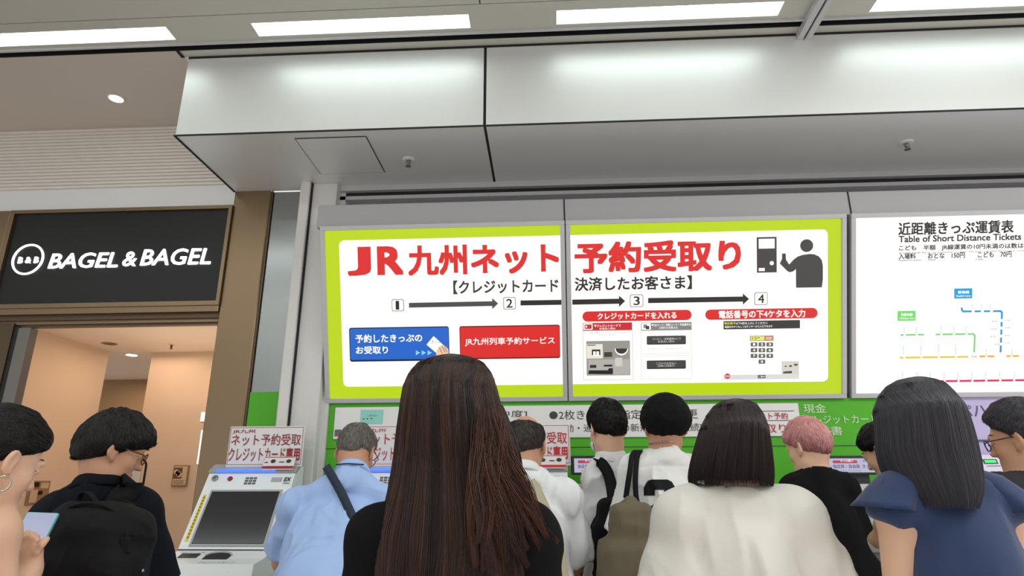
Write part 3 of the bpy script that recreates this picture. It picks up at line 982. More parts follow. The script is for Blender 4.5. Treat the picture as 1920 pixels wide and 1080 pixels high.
for (y, xs, hgt) in ((700, (322, 393, 535, 610, 680), 12), (812, (318, 418, 522, 620), 22), (832, (795, 943), 14), (566, (715, 770, 820), 10), (968, (312, 395, 472, 553, 632, 712, 792, 874, 958, 1040, 1120), 16)):
    for x in xs:
        X, Yp = z7(x, y)
        for k in range(int(hgt / 4)):
            f.text('駅佐賀原田香浜崎大津'[(int(x) + k) % 10], X - 1.3, X + 1.3, Yp + 4 * k - hgt / 2 + 4, 3, mk, 0)
for (x, y) in ((845, 655), (840, 700), (835, 743), (860, 788), (920, 650), (920, 692), (917, 737), (915, 780)):
    X, Yp = z7(x, y)
    f.text('新宮' if x < 900 else '中央', X - 5, X + 5, Yp, 3, mk, 0)
for s, x, y, wd in (('吉塚', 726, 860, 11), ('長者原', 878, 857, 19), ('桂川', 468, 731, 17), ('宇美', 1012, 854, 8)):
    X, Yp = z7(x, y)
    f.text(s, X - wd / 2, X + wd / 2, Yp, 5, ink((130, 128, 128)), 0)
f.build('station_lettering', t3)

# ------------------------------------------------------------------ guide panels on the lower wall
GP = Plane3((0, YW - .004, 0), (1, 0, 0), (0, 0, 1))
gu0, gu1 = GP.uv(627, 795)[0], GP.uv(1500, 790)[0]
gv0, gv1 = GP.uv(1180, 820)[1], GP.uv(1180, 759)[1]
t = thing('guide_panel', GP.at((gu0 + gu1) / 2, gv0), 'long white guide panel with black Japanese lines on the green wall above the machines', 'guide panel')
M_gpan = mat('white_guide_plastic', (236, 235, 235), .35)
MB().box((gu0, YW - .012, gv0), (gu1, YW - .0005, gv1), M_gpan, .003).build('panel', t)
GP = Plane3((0, YW - .012, 0), (1, 0, 0), (0, 0, 1))
TX = ink((56, 54, 56))
f = Flat(GP, 1)
f.text('●[中度]', 905, 988, 777, 15, TX, 0)
f.text('●2枚きっぷの指定券への変更', 1030, 1308, 777, 18, TX, 0)
f.text('通勤・通学定期の新規(通学は継続]', 1042, 1316, 803, 17.5, TX, 0)
f.build('lettering', t)
RD = ink((186, 44, 60))
f = Flat(GP, 1)
f.prect(1400, 770.2, 1489, 771.4, TX)
f.prect(1400, 788, 1489, 789.2, TX)
f.text('ネット予約', 1410, 1477, 780, 12.5, RD, .008)
f.text('受取り', 1412, 1474, 803, 17, RD, .004)
f.build('red_lettering', t)
f = Flat(GP, 1)
f.prect(627.5, 805.5, 640, 818, ink((74, 112, 110)))
f.prect(628.5, 813, 640, 818, ink((190, 60, 90)), 0, 1)
f.build('corner_sticker', t)
st = tag(Flat(GP, 2).prect(676, 768.5, 718, 795, ink((150, 216, 208))).text('ごあんない', 689, 708, 779, 4, ink((90, 120, 118)), 0)
         .disc(682, 785.5, 1.3, TX, 1).disc(689, 785.3, 1.3, TX, 1).disc(697, 785, 1.3, TX, 1).build('sticky_notice', None), 'small pale turquoise notice stuck on the white guide panel above the grey-haired man', 'notice')
GW = Plane3((0, YW - .001, 0), (1, 0, 0), (0, 0, 1))
gt = ink((206, 232, 190))
f = Flat(GW, 1)
f.text('現金', 1506, 1548, 766, 17, gt, .008)
f.text('クレジットカード', 1508, 1645, 786.5, 16, gt, .006)
f.text('領収書', 1508, 1579, 808, 17, gt, .006)
f.build('lettering', grn)
f = Flat(GW, 1)
f.text('きっぷハ【ち', 1742, 1905, 770, 28, ink((88, 78, 116)), .0)
f.build('lettering', lav)
# ================================================================== ticket machines
M_mwhite = mat('white_machine_plastic', (232, 238, 240), .35, bump=(40, .01))
M_mgrey = mat('grey_machine_plastic', (166, 170, 172), .4)
M_mdark = mat('dark_machine_recess', (40, 40, 42), .5)
M_screen = mat('dark_screen_glass', (44, 44, 48), .16)
M_blue = mat('blue_light_strip', (60, 90, 250), .3, emit=1.4, emit_rgb=(70, 110, 255))
M_cardred = ink((150, 28, 44))
MX0, PITCH, MW = -1.836, .731, .476
YT, ZT, YBm, ZBm = 3.50, 1.372, 3.285, .995       # top and foot of the leaning face


def machine(k, label):
    x0 = MX0 + PITCH * k
    x1 = x0 + MW
    t = thing('ticket_machine', ((x0 + x1) / 2, 3.45, 0), label, 'ticket machine', 'ticket machines along the green wall')
    FP = Plane3((x0, YBm, ZBm), (1, 0, 0), (0, YT - YBm, ZT - ZBm))
    L = np.linalg.norm(V(YT - YBm, ZT - ZBm))
    R = np.array([FP.U, FP.V, FP.N])
    prof = [(3.61, 0), (3.61, 1.40), (3.545, 1.40), (YT, ZT + .002), (YBm, ZBm), (3.20, .968), (3.095, .955), (3.085, .90), (3.12, .80), (3.15, .78), (3.15, 0)]
    n = len(prof)
    vs = [(x0, a, b) for a, b in prof] + [(x1, a, b) for a, b in prof]
    mb = MB().raw(vs, [tuple(range(n)), tuple(range(2 * n - 1, n - 1, -1))] + [(i, i + n, (i + 1) % n + n, (i + 1) % n) for i in range(n)], M_mwhite)
    mb.build('body', t)
    hb = MB().obox((( x0 + x1) / 2, 3.522, 1.386), np.array([[1, 0, 0], [0, .85, .527], [0, -.527, .85]]), ((x1 - x0) / 2 + .004, .036, .012), M_mgrey, .004)
    hb.build('top_band', t)
    d = V(0, -.45, .12)
    MB().obox((x0 + .205, 3.494, 1.379), np.array([[1, 0, 0], [0, .85, .527], [0, -.527, .85]]), (.165, .010, .006), M_blue).build('light_strip', t)
    # screen
    s0, s1, v0, v1 = .060, .425, .032 * 1, .315
    fr = MB()
    fr.obox(FP.at((s0 + s1) / 2, (v0 + v1) / 2, .002), R, ((s1 - s0) / 2 + .012, (v1 - v0) / 2 + .012, .004), M_mgrey, .003)
    fr.build('screen_frame', t)
    MB().obox(FP.at((s0 + s1) / 2, (v0 + v1) / 2, .006), R, ((s1 - s0) / 2, (v1 - v0) / 2, .003), M_screen, .002).build('screen', t)
    # small things of the upper band
    vv = .372
    MB().lathe(FP.at(.045, vv + .022, 0), [(.016, 0), (.017, .008), (.010, .013)], M_steel, FP.N, 18).build('speaker_eye', t)
    MB().lathe(FP.at(.128, vv + .02, 0), [(.014, 0), (.013, .006), (.006, .010)], mat('red_sensor', (150, 24, 50), .3), FP.N, 18).build('sensor', t)
    g = Flat(FP, 1)
    for i in range(3):
        for j in range(3):
            g.rect((.212 + .022 * i, .358 + .0155 * j), (.231 + .022 * i, .371 + .0155 * j), mat('icon_dark', (90, 92, 94), .4) if (i + j) % 2 else M_steel, .002)
    g.build('icon_plate', t)
    g = Flat(FP, 1)
    g.rect((.355, .372), (.415, .400), M_mgrey, .003)
    g.build('sensor_window', t)
    g = Flat(FP, 1)
    g.rect((.420, .352), (.472, .405), mat('ex_plate', (228, 232, 232), .4), .003)
    vs, fs = text_mesh('EX', .03)
    vs[:, 0] += vs[:, 1] * .2
    mn, mx = vs.min(0), vs.max(0)
    qv = (vs - mn) / np.maximum(mx - mn, 1e-6)
    g.mb.raw([FP.at(.425 + a[0] * .040, .375 + a[1] * .024, .004 + a[2] * .0005) for a in qv], fs, ink((44, 50, 56)))
    g.rect((.426, .362), (.462, .368), ink((120, 126, 130)), 0, 1)
    g.build('logo_plate', t)
    g = Flat(FP, 1)
    g.rect((.018, .045), (.034, .30), mat('yellow_sticker', (232, 204, 20), .5), .004)
    for i in range(13):
        g.rect((.021, .062 + .018 * i), (.031, .073 + .018 * i), ink((150, 116, 10)), .002, 1)
    g.build('yellow_sticker', t)
    MB().obox(FP.at(MW / 2, .004, 0), R, (MW / 2, .003, .0012), M_mdark).build('seam', t)
    # console: reader, slot, lettering
    CP = Plane3((x0, 3.20, .968), (1, 0, 0), (0, YBm - 3.20, ZBm - .968))
    RC = np.array([CP.U, CP.V, CP.N])
    MB().obox(CP.at(.095, .028, .001), RC, (.046, .022, .003), M_mdark).build('code_reader', t)
    g = Flat(CP, 2)
    for s, a, b, c, e, m in (('QRコード部', .035, .155, .060, .073, ink((110, 116, 120))),):
        vs, fs = text_mesh(s, 0)
        mn, mx = vs.min(0), vs.max(0)
        qv = (vs - mn) / np.maximum(mx - mn, 1e-6)
        g.mb.raw([CP.at(a + p[0] * (b - a), c + p[1] * (e - c), .002) for p in qv], fs, m)
    g.build('lettering', t)
    g = MB()
    arc = [(.24 + .062 * math.cos(a), .030 + .036 * math.sin(a)) for a in np.linspace(math.pi, 0, 15)]
    pts = [(.178, -.055)] + arc + [(.302, -.055)]
    nn = len(pts)
    vs = [CP.at(u, v, .003) for u, v in pts]
    g.raw(vs, [tuple(range(nn))[::-1]], M_mdark)
    g.tube([CP.at(u, v, .003) for u, v in arc], .005, M_mgrey, 6)
    g.build('card_slot', t)
    vs, fs = text_mesh('クレジットカード', 0)
    mn, mx = vs.min(0), vs.max(0)
    qv = (vs - mn) / np.maximum(mx - mn, 1e-6)
    F2 = Plane3((x0, 3.095, .955), (1, 0, 0), (0, 3.20 - 3.095, .968 - .955))
    MB().raw([F2.at(.20 + p[0] * .17, .015 + p[1] * .03, .002) for p in qv], fs, ink((60, 66, 70))).build('lettering', t)
    return t


labs = ['unused white ticket machine with a big dark screen beside the steel pillar',
        'white ticket machine in front of the grey-haired man in light blue, mostly hidden',
        'white ticket machine in front of the balding man in the white short-sleeved shirt']
labs2 = ['white ticket notice board with dark red lettering standing on the unused left machine',
         'ticket notice board with red lettering behind the grey-haired man, partly hidden by long hair',
         'ticket notice board with red lettering beside the balding man']
labs3 = ['small red and white leaflet lying on the left machine under its notice board', '',
         'small white leaflet under the notice board beside the balding man']
for k in range(3):
    machine(k, labs[k])
    x0 = MX0 + PITCH * k
    xa, xb, yc, za, zb = x0 + .072, x0 + .496, 3.52, 1.372, 1.616
    rgb = (150, 28, 44) if k == 0 else (196, 30, 46)
    mr = ink(rgb)
    t = thing('notice_board', ((xa + xb) / 2, yc, za), labs2[k], 'notice board', 'red-lettered notice boards on the ticket machines')
    MB().box((xa, yc, 1.398), (xb, yc + .012, zb), mat('laminated_card', (226, 226, 226) if k == 0 else (226, 222, 224), .3), .003).build('board', t)
    CPl = Plane3((xa, yc, 1.372), (1, 0, 0), (0, 0, 1))
    W_, H_ = xb - xa, zb - 1.372
    g = Flat(CPl, 1)
    for a, b in (((.006, .038), (W_ - .006, .0405)), ((.006, H_ - .008), (W_ - .006, H_ - .0055)), ((.006, .038), (.0085, H_ - .0055)), ((W_ - .0085, .038), (W_ - .006, H_ - .0055))):
        g.rect(a, b, mr)

    def put(s, a, b, c, e, bold):
        vs, fs = text_mesh(s, bold)
        mn, mx = vs.min(0), vs.max(0)
        qv = (vs - mn) / np.maximum(mx - mn, 1e-6)
        g.mb.raw([CPl.at(a + p[0] * (b - a), c + p[1] * (e - c), .0022 + p[2] * .0005) for p in qv], fs, mr)
    put('JR九州', .018, .145, H_ - .040, H_ - .016, .006)
    put('ネット予約受取', .016, W_ - .016, H_ - .104, H_ - .042, .006)
    put('クレジットカード', .010, W_ - .098, .056, .128, .006)
    put('専用', W_ - .092, W_ - .014, .060, .128, .03)
    g.build('lettering', t)
    if k != 1:
        lx0, lx1 = xb - .20, xb - .028
        lf = thing('leaflet', ((lx0 + lx1) / 2, yc - .03, 1.40), labs3[k], 'leaflet')
        LP = Plane3((lx0, yc - .045, 1.383), (1, 0, 0), (0, .036, .072))
        RL = np.array([LP.U, LP.V, LP.N])
        MB().obox(LP.at((lx1 - lx0) / 2, .038, 0), RL, ((lx1 - lx0) / 2, .038, .002), mat('leaflet_paper', (220, 218, 216), .4)).build('card', lf)
        g = Flat(LP, 2)
        wv = lx1 - lx0
        g.rect((0, .004), (wv, .020), mr, 0, 0)
        g.rect((0, .070), (wv, .074), mr, 0, 0)
        for cx in (.3, .8):
            g.poly([(wv * cx + .014 * math.cos(a), .048 + .011 * math.sin(a)) for a in np.linspace(0, 6.2, 16)], ink((40, 38, 40)), 1)
        g.rect((wv * .5, .040), (wv * .66, .046), ink((60, 58, 60)), 0, 1)
        g.rect((wv * .04, .038), (wv * .14, .044), ink((60, 58, 60)), 0, 1)
        g.build('print', lf)


# machines with a monitor on top
def monitor_machine(px0, px1, label, banner, mlab):
    a, b = PY(px0, 854.5, 3.52), PY(px1, 890, 3.52)
    x0, x1, z0, z1 = a[0], b[0], b[2], a[2]
    t = thing('ticket_machine', ((x0 + x1) / 2, 3.45, 0), label, 'ticket machine', 'ticket machines along the green wall')
    xb0, xb1 = x0 + .012, x1 + .06
    prof = [(3.70, 0), (3.70, z0 - .045), (3.50, z0 - .045), (3.46, 1.20), (3.44, 1.08), (3.24, 1.06), (3.23, 1.00), (3.30, .985), (3.30, .86), (3.14, .84), (3.13, .78), (3.2, .76), (3.2, 0)]
    n = len(prof)
    vs = [(xb0, p, q_) for p, q_ in prof] + [(xb1, p, q_) for p, q_ in prof]
    MB().raw(vs, [tuple(range(n)), tuple(range(2 * n - 1, n - 1, -1))] + [(i, i + n, (i + 1) % n + n, (i + 1) % n) for i in range(n)], M_mgrey).build('body', t)
    MB().box((xb0, 3.22, 1.06), (xb1, 3.45, 1.075), M_mwhite, .003).build('ledge', t)
    MB().box((x0 + .05, 3.468, 1.13), (x1 - .05, 3.474, 1.22), M_mdark).build('slot', t)
    MB().box((x0 + .02, 3.29, .89), (x1 - .02, 3.301, .95), M_mdark).build('slot', t)
    MB().lathe((x0 + .09, 3.48, z0 - .045), [(.04, 0), (.036, .016), (.02, .026), (.006, .028)], M_steel, n=20).build('dome', t)
    mon = MB().box((x0, 3.52, z0), (x1, 3.57, z1), mat('black_monitor_plastic', (30, 34, 38), .4), .005)
    mon.box(((x0 + x1) / 2 - .05, 3.545, z0 - .05), ((x0 + x1) / 2 + .05, 3.565, z0 + .02), M_mdark)
    mo = mon.build('monitor', t)
    MP = Plane3((x0, 3.52, z0), (1, 0, 0), (0, 0, 1))
    W_, H_ = x1 - x0, z1 - z0
    g = Flat(MP, 1)
    g.rect((.016, .012), (W_ - .016, H_ - .014), lit((206, 204, 232), .72))
    so = g.build('screen', mo)
    g = Flat(MP, 2)
    bx1 = .016 + (W_ - .032) * .46
    g.rect((.036, H_ * .60), (bx1, H_ - .024), lit((196, 66, 92), .75), .004)

    def put(s, a, b, c, e, m, bold=.01):
        vs, fs = text_mesh(s, bold)
        mn, mx = vs.min(0), vs.max(0)
        qv = (vs - mn) / np.maximum(mx - mn, 1e-6)
        g.mb.raw([MP.at(a + p[0] * (b - a), c + p[1] * (e - c), .0042 + p[2] * .0005) for p in qv], fs, m)
    put(banner, .075, bx1 - .02, H_ * .66, H_ * .80, lit((250, 236, 240), .9))
    put('EX予約  ひと休み', bx1 + .03, W_ - .03, H_ * .64, H_ * .82, lit((90, 96, 200), .8))
    put('指定席・自由席  きっぷ・定期券', .034, W_ - .03, H_ * .34, H_ * .54, ink((70, 70, 110)))
    put('タッチしてください', .05, W_ * .5, H_ * .16, H_ * .27, ink((90, 90, 130)), 0)
    g.build('screen_lettering', mo)
    return t


monitor_machine(1070.5, 1196, 'grey ticket machine with a small monitor, behind the young man with the black bag', 'きっぷ購入', '')
monitor_machine(1546, 1680, 'grey ticket machine with a lit monitor right of the pink-haired person', 'きっぷ購入', '')
# lavender machine with a green display
a, b = PY(1818, 853, 3.6), PY(1940, 892, 3.6)
t = thing('ticket_machine', ((a[0] + b[0]) / 2, 3.6, 0), 'pale lavender ticket machine with a green lit display, right of the woman in navy', 'ticket machine', 'ticket machines along the green wall')
prof = [(3.72, 0), (3.72, a[2]), (3.60, a[2]), (3.56, b[2]), (3.45, 1.15), (3.25, 1.10), (3.25, 0)]
n = len(prof)
vs = [(a[0], p, q_) for p, q_ in prof] + [(b[0] + .1, p, q_) for p, q_ in prof]
MB().raw(vs, [tuple(range(n)), tuple(range(2 * n - 1, n - 1, -1))] + [(i, i + n, (i + 1) % n + n, (i + 1) % n) for i in range(n)], mat('pale_lavender_plastic', (206, 200, 220), .4)).build('body', t)
LPn = Plane3((0, 3.60, a[2]), (1, 0, 0), (0, 3.60 - 3.56, a[2] - b[2]))
f = Flat(LPn, 1)
f.prect(1843, 861, 1870, 870, ink((20, 60, 40)))
f.text('88888', 1846, 1867, 865.5, 5.5, lit((40, 250, 110), 1.2), .04)
f.build('display', t)
f = Flat(LPn, 1)
f.prect(1884, 864, 1906, 872, ink((226, 120, 120)))
f.prect(1850, 873, 1876, 874.5, ink((110, 100, 130)))
f.build('print', t)
# ================================================================== distance-field modelling for bodies, hair and cloth
def hash3(i, j, k, s):
    h = (i * 374761393 + j * 668265263 + k * 2147483647 + s * 1274126177) & 0xFFFFFFFF
    h = ((h ^ (h >> 13)) * 1103515245) & 0xFFFFFFFF
    h = (h ^ (h >> 16)) & 0xFFFF
    return h / 65535.0


def vnoise(p, seed=0):
    p = np.asarray(p, float)
    i = np.floor(p).astype(np.int64)
    f = p - i
    f = f * f * (3 - 2 * f)
    r = 0
    for a in (0, 1):
        for b in (0, 1):
            for c in (0, 1):
                wgt = (f[..., 0] if a else 1 - f[..., 0]) * (f[..., 1] if b else 1 - f[..., 1]) * (f[..., 2] if c else 1 - f[..., 2])
                r = r + wgt * hash3(i[..., 0] + a, i[..., 1] + b, i[..., 2] + c, seed)
    return r * 2 - 1


def unit(v):
    v = np.asarray(v, float)
    return v / (np.linalg.norm(v) + 1e-12)


def rotz(a):
    c, s = math.cos(a), math.sin(a)
    return np.array([[c, -s, 0], [s, c, 0], [0, 0, 1.0]])


def rotx(a):
    c, s = math.cos(a), math.sin(a)
    return np.array([[1.0, 0, 0], [0, c, -s], [0, s, c]])


def roty(a):
    c, s = math.cos(a), math.sin(a)
    return np.array([[c, 0, s], [0, 1.0, 0], [-s, 0, c]])


class SDF:
    """smooth union of capsules, ellipsoids and boxes, meshed as one continuous surface"""

    def __init__(s, h=0.007):
        s.h, s.ops = h, []

    def cap(s, a, b, ra, rb=None, k=.02, op='add', squash=None):
        """tapered capsule; squash=(dir, factor) thins it along dir"""
        a, b = np.array(a, float), np.array(b, float)
        rb = ra if rb is None else rb
        r = max(ra, rb)
        s.ops.append((op, k, np.minimum(a, b) - r, np.maximum(a, b) + r, ('cap', a, b, ra, rb, squash)))
        return s

    def ell(s, c, r, R=None, k=.02, op='add'):
        """ellipsoid, columns of R are its axes"""
        c, r = np.array(c, float), np.array(r, float)
        R = np.eye(3) if R is None else np.array(R, float)
        e = np.sqrt(((R * r) ** 2).sum(1))
        s.ops.append((op, k, c - e, c + e, ('ell', c, r, R)))
        return s

    def rbox(s, c, hs, rad, R=None, k=.01, op='add'):
        c, hs = np.array(c, float), np.array(hs, float)
        R = np.eye(3) if R is None else np.array(R, float)
        e = (np.abs(R) * hs).sum(1)
        s.ops.append((op, k, c - e, c + e, ('box', c, hs, rad, R)))
        return s

    def cut(s, n, c0, k=.004):
        """keep the side n.p < n.c0"""
        n = unit(n)
        s.ops.append(('cut', k, None, None, (n, float(n @ np.array(c0, float)))))
        return s

    def fn(s, f):
        s.ops.append(('fn', 0, None, None, f))
        return s

    def mesh(s, smooth=1):
        h = s.h
        lo = np.min([o[2] for o in s.ops if o[0] == 'add'], 0) - 3 * h
        hi = np.max([o[3] for o in s.ops if o[0] == 'add'], 0) + 3 * h
        n = np.ceil((hi - lo) / h).astype(int) + 1
        ax = [lo[i] + h * np.arange(n[i]) for i in range(3)]
        G = np.full(n, 1.0, np.float32)
        for op, k, a, b, pr in s.ops:
            if op in ('cut', 'fn'):
                X, Y, Z = ax[0][:, None, None], ax[1][None, :, None], ax[2][None, None, :]
                if op == 'fn':
                    G = pr(G, X, Y, Z).astype(np.float32)
                    continue
                d = (pr[0][0] * X + pr[0][1] * Y + pr[0][2] * Z - pr[1]).astype(np.float32)
                hh = np.maximum(k - np.abs(G - d), 0) / k
                G = np.maximum(G, d) + hh * hh * k * .25
                continue
            m = max(k, 0) + 2.5 * h
            i0 = np.clip(np.floor((a - m - lo) / h).astype(int), 0, n - 1)
            i1 = np.clip(np.ceil((b + m - lo) / h).astype(int) + 1, 1, n)
            if np.any(i1 <= i0):
                continue
            sl = tuple(slice(i0[i], i1[i]) for i in range(3))
            X, Y, Z = ax[0][sl[0]][:, None, None], ax[1][sl[1]][None, :, None], ax[2][sl[2]][None, None, :]
            if pr[0] == 'cap':
                _, A, B, ra, rb, sq = pr
                px, py, pz = X - A[0], Y - A[1], Z - A[2]
                ba = B - A
                t = np.clip((px * ba[0] + py * ba[1] + pz * ba[2]) / (ba @ ba + 1e-12), 0, 1)
                qx, qy, qz = px - t * ba[0], py - t * ba[1], pz - t * ba[2]
                l2 = qx * qx + qy * qy + qz * qz
                sc = 1.0
                if sq is not None:
                    dr, fc = unit(sq[0]), sq[1]
                    c_ = qx * dr[0] + qy * dr[1] + qz * dr[2]
                    l2 = l2 + c_ * c_ * (1 / (fc * fc) - 1)
                    sc = fc
                d = (np.sqrt(np.maximum(l2, 0)) - (ra + (rb - ra) * t)) * (sc if sc < 1 else 1.0)
            else:
                C_, R = pr[1], (pr[3] if pr[0] == 'ell' else pr[4])
                px, py, pz = X - C_[0], Y - C_[1], Z - C_[2]
                u = [px * R[0, i] + py * R[1, i] + pz * R[2, i] for i in range(3)]
                if pr[0] == 'ell':
                    r = pr[2]
                    k0 = np.sqrt((u[0] / r[0]) ** 2 + (u[1] / r[1]) ** 2 + (u[2] / r[2]) ** 2)
                    k1 = np.sqrt((u[0] / r[0] ** 2) ** 2 + (u[1] / r[1] ** 2) ** 2 + (u[2] / r[2] ** 2) ** 2)
                    d = k0 * (k0 - 1) / (k1 + 1e-9)
                else:
                    hs, rad = pr[2], pr[3]
                    q = [np.abs(u[i]) - hs[i] + rad for i in range(3)]
                    d = np.sqrt(np.maximum(q[0], 0) ** 2 + np.maximum(q[1], 0) ** 2 + np.maximum(q[2], 0) ** 2) + np.minimum(np.maximum(q[0], np.maximum(q[1], q[2])), 0) - rad
            d = d.astype(np.float32)
            g = G[sl]
            if op == 'sub':
                d = -d
                if k > 0:
                    hh = np.maximum(k - np.abs(g - d), 0) / k
                    G[sl] = np.maximum(g, d) + hh * hh * k * .25
                else:
                    G[sl] = np.maximum(g, d)
            else:
                if k > 0:
                    hh = np.maximum(k - np.abs(g - d), 0) / k
                    G[sl] = np.minimum(g, d) - hh * hh * k * .25
                else:
                    G[sl] = np.minimum(g, d)
        for i in range(3):
            sl0 = [slice(None)] * 3
            for e in (0, -1):
                sl0[i] = e
                G[tuple(sl0)] = np.maximum(G[tuple(sl0)], h)
        # surface nets
        ins = G < 0
        c = np.zeros(n - 1, np.int32)
        for dx in (0, 1):
            for dy in (0, 1):
                for dz in (0, 1):
                    c += ins[dx:n[0] - 1 + dx, dy:n[1] - 1 + dy, dz:n[2] - 1 + dz]
        act = (c > 0) & (c < 8)
        idx = np.full(n - 1, -1, np.int64)
        I = np.argwhere(act)
        idx[act] = np.arange(len(I))
        acc = np.zeros((len(I), 3))
        cnt = np.zeros(len(I))
        cor = [(a_, b_, c_) for a_ in (0, 1) for b_ in (0, 1) for c_ in (0, 1)]
        vals = {q: G[I[:, 0] + q[0], I[:, 1] + q[1], I[:, 2] + q[2]] for q in cor}
        for q in cor:
            for axs in range(3):
                if q[axs] == 0:
                    q2 = list(q)
                    q2[axs] = 1
                    q2 = tuple(q2)
                    g0, g1 = vals[q], vals[q2]
                    mm = (g0 < 0) != (g1 < 0)
                    t = np.where(mm, g0 / np.where(mm, g0 - g1, 1), 0)
                    p = np.zeros((len(I), 3))
                    p[:, 0], p[:, 1], p[:, 2] = q
                    p[:, axs] = t
                    acc += p * mm[:, None]
                    cnt += mm
        verts = (I + acc / cnt[:, None]) * h + lo
        faces = []
        for axs in range(3):
            b_, c_ = (axs + 1) % 3, (axs + 2) % 3
            sl0 = [slice(None)] * 3
            sl1 = [slice(None)] * 3
            sl0[axs], sl1[axs] = slice(0, -1), slice(1, None)
            e = ins[tuple(sl0)] != ins[tuple(sl1)]
            E = np.argwhere(e)
            ok = (E[:, b_] > 0) & (E[:, c_] > 0) & (E[:, b_] < n[b_] - 1) & (E[:, c_] < n[c_] - 1)
            E = E[ok]
            ub, uc = np.zeros(3, int), np.zeros(3, int)
            ub[b_] = 1
            uc[c_] = 1
            q = [idx[tuple((E - o).T)] for o in (ub * 0, ub, ub + uc, uc)]
            F = np.stack(q, 1)
            fl = ~ins[tuple(E.T)]
            F[fl] = F[fl][:, ::-1]
            faces.append(F)
        F = np.concatenate(faces)
        for _ in range(smooth):
            s_ = np.zeros_like(verts)
            k_ = np.zeros(len(verts))
            for a_, b_ in ((0, 1), (1, 2), (2, 3), (3, 0)):
                np.add.at(s_, F[:, a_], verts[F[:, b_]])
                np.add.at(k_, F[:, a_], 1)
            verts = verts * .5 + .5 * s_ / k_[:, None]
        return verts, F


def vnormals(v, F):
    n = np.cross(v[F[:, 2]] - v[F[:, 0]], v[F[:, 3]] - v[F[:, 1]])
    o = np.zeros_like(v)
    for i in range(4):
        np.add.at(o, F[:, i], n)
    return o / (np.linalg.norm(o, axis=1)[:, None] + 1e-12)


def folds(v, F, amp=.006, freq=(9, 9, 3), seed=1, extra=None):
    """cloth creases: ridged stretched noise pushed along the normals"""
    n = vnormals(v, F)
    fr = np.array(freq, float)
    wv = v + .05 * np.stack([vnoise(v * 5 + 11, seed + 3), vnoise(v * 5 + 31, seed + 4), vnoise(v * 5 + 51, seed + 5)], 1)
    a = (1 - np.abs(vnoise(wv * fr, seed))) ** 3
    a2 = (1 - np.abs(vnoise(wv[:, [1, 2, 0]] * fr[[1, 2, 0]] * 1.7 + 3, seed + 2))) ** 3
    b = vnoise(wv * fr * 2.3 + 7, seed + 1)
    d = amp * (a * 1.5 + a2 * .9 - .8 + b * .5)
    if extra is not None:
        d = d + extra(v, n)
    return v + n * d[:, None]


def strands(P, r, tone, n=3):
    """P (count, steps, 3) polylines -> thin tapered hair tubes in one array"""
    P = np.asarray(P, float)
    N, K, _ = P.shape
    T = np.gradient(P, axis=1)
    T /= np.linalg.norm(T, axis=2)[..., None] + 1e-12
    up = np.array([.37, .61, .7])
    A = np.cross(T, up)
    A /= np.linalg.norm(A, axis=2)[..., None] + 1e-12
    B = np.cross(T, A)
    t = np.linspace(0, 1, K)
    rr = np.asarray(r)[:, None] * (np.clip(1.15 - t ** 3, .12, 1) * np.clip(.4 + 4 * t, 0, 1))[None]
    V_ = np.zeros((N, K, n, 3))
    for j in range(n):
        th = 2 * math.pi * j / n
        V_[:, :, j] = P + (A * math.cos(th) + B * math.sin(th)) * rr[..., None]
    base = (np.arange(N)[:, None, None] * K + np.arange(K - 1)[None, :, None]) * n
    j = np.arange(n)[None, None, :]
    j2 = (j + 1) % n
    F = np.stack([base + j, base + j2, base + n + j2, base + n + j], -1).reshape(-1, 4)
    return V_.reshape(-1, 3), F, np.repeat(np.asarray(tone), K * n)


def merge(parts):
    vs, fs, ts, k = [], [], [], 0
    for v, f, t in parts:
        vs.append(v)
        fs.append(np.asarray(f) + k)
        ts.append(np.full(len(v), t) if np.isscalar(t) else t)
        k += len(v)
    return np.concatenate(vs), np.concatenate(fs), np.concatenate(ts)


# ================================================================== people
SKIN = [mat('skin_light', (222, 178, 150), .5, bump=(60, .03)), mat('skin_tan', (196, 146, 116), .5, bump=(60, .03))]
M_lip = mat('lips', (176, 100, 92), .4)
M_eye = mat('eye_white', (232, 228, 222), .2)
M_iris = mat('dark_iris', (40, 26, 20), .15)
M_brow = mat('eyebrow_hair', (34, 28, 26), .7)


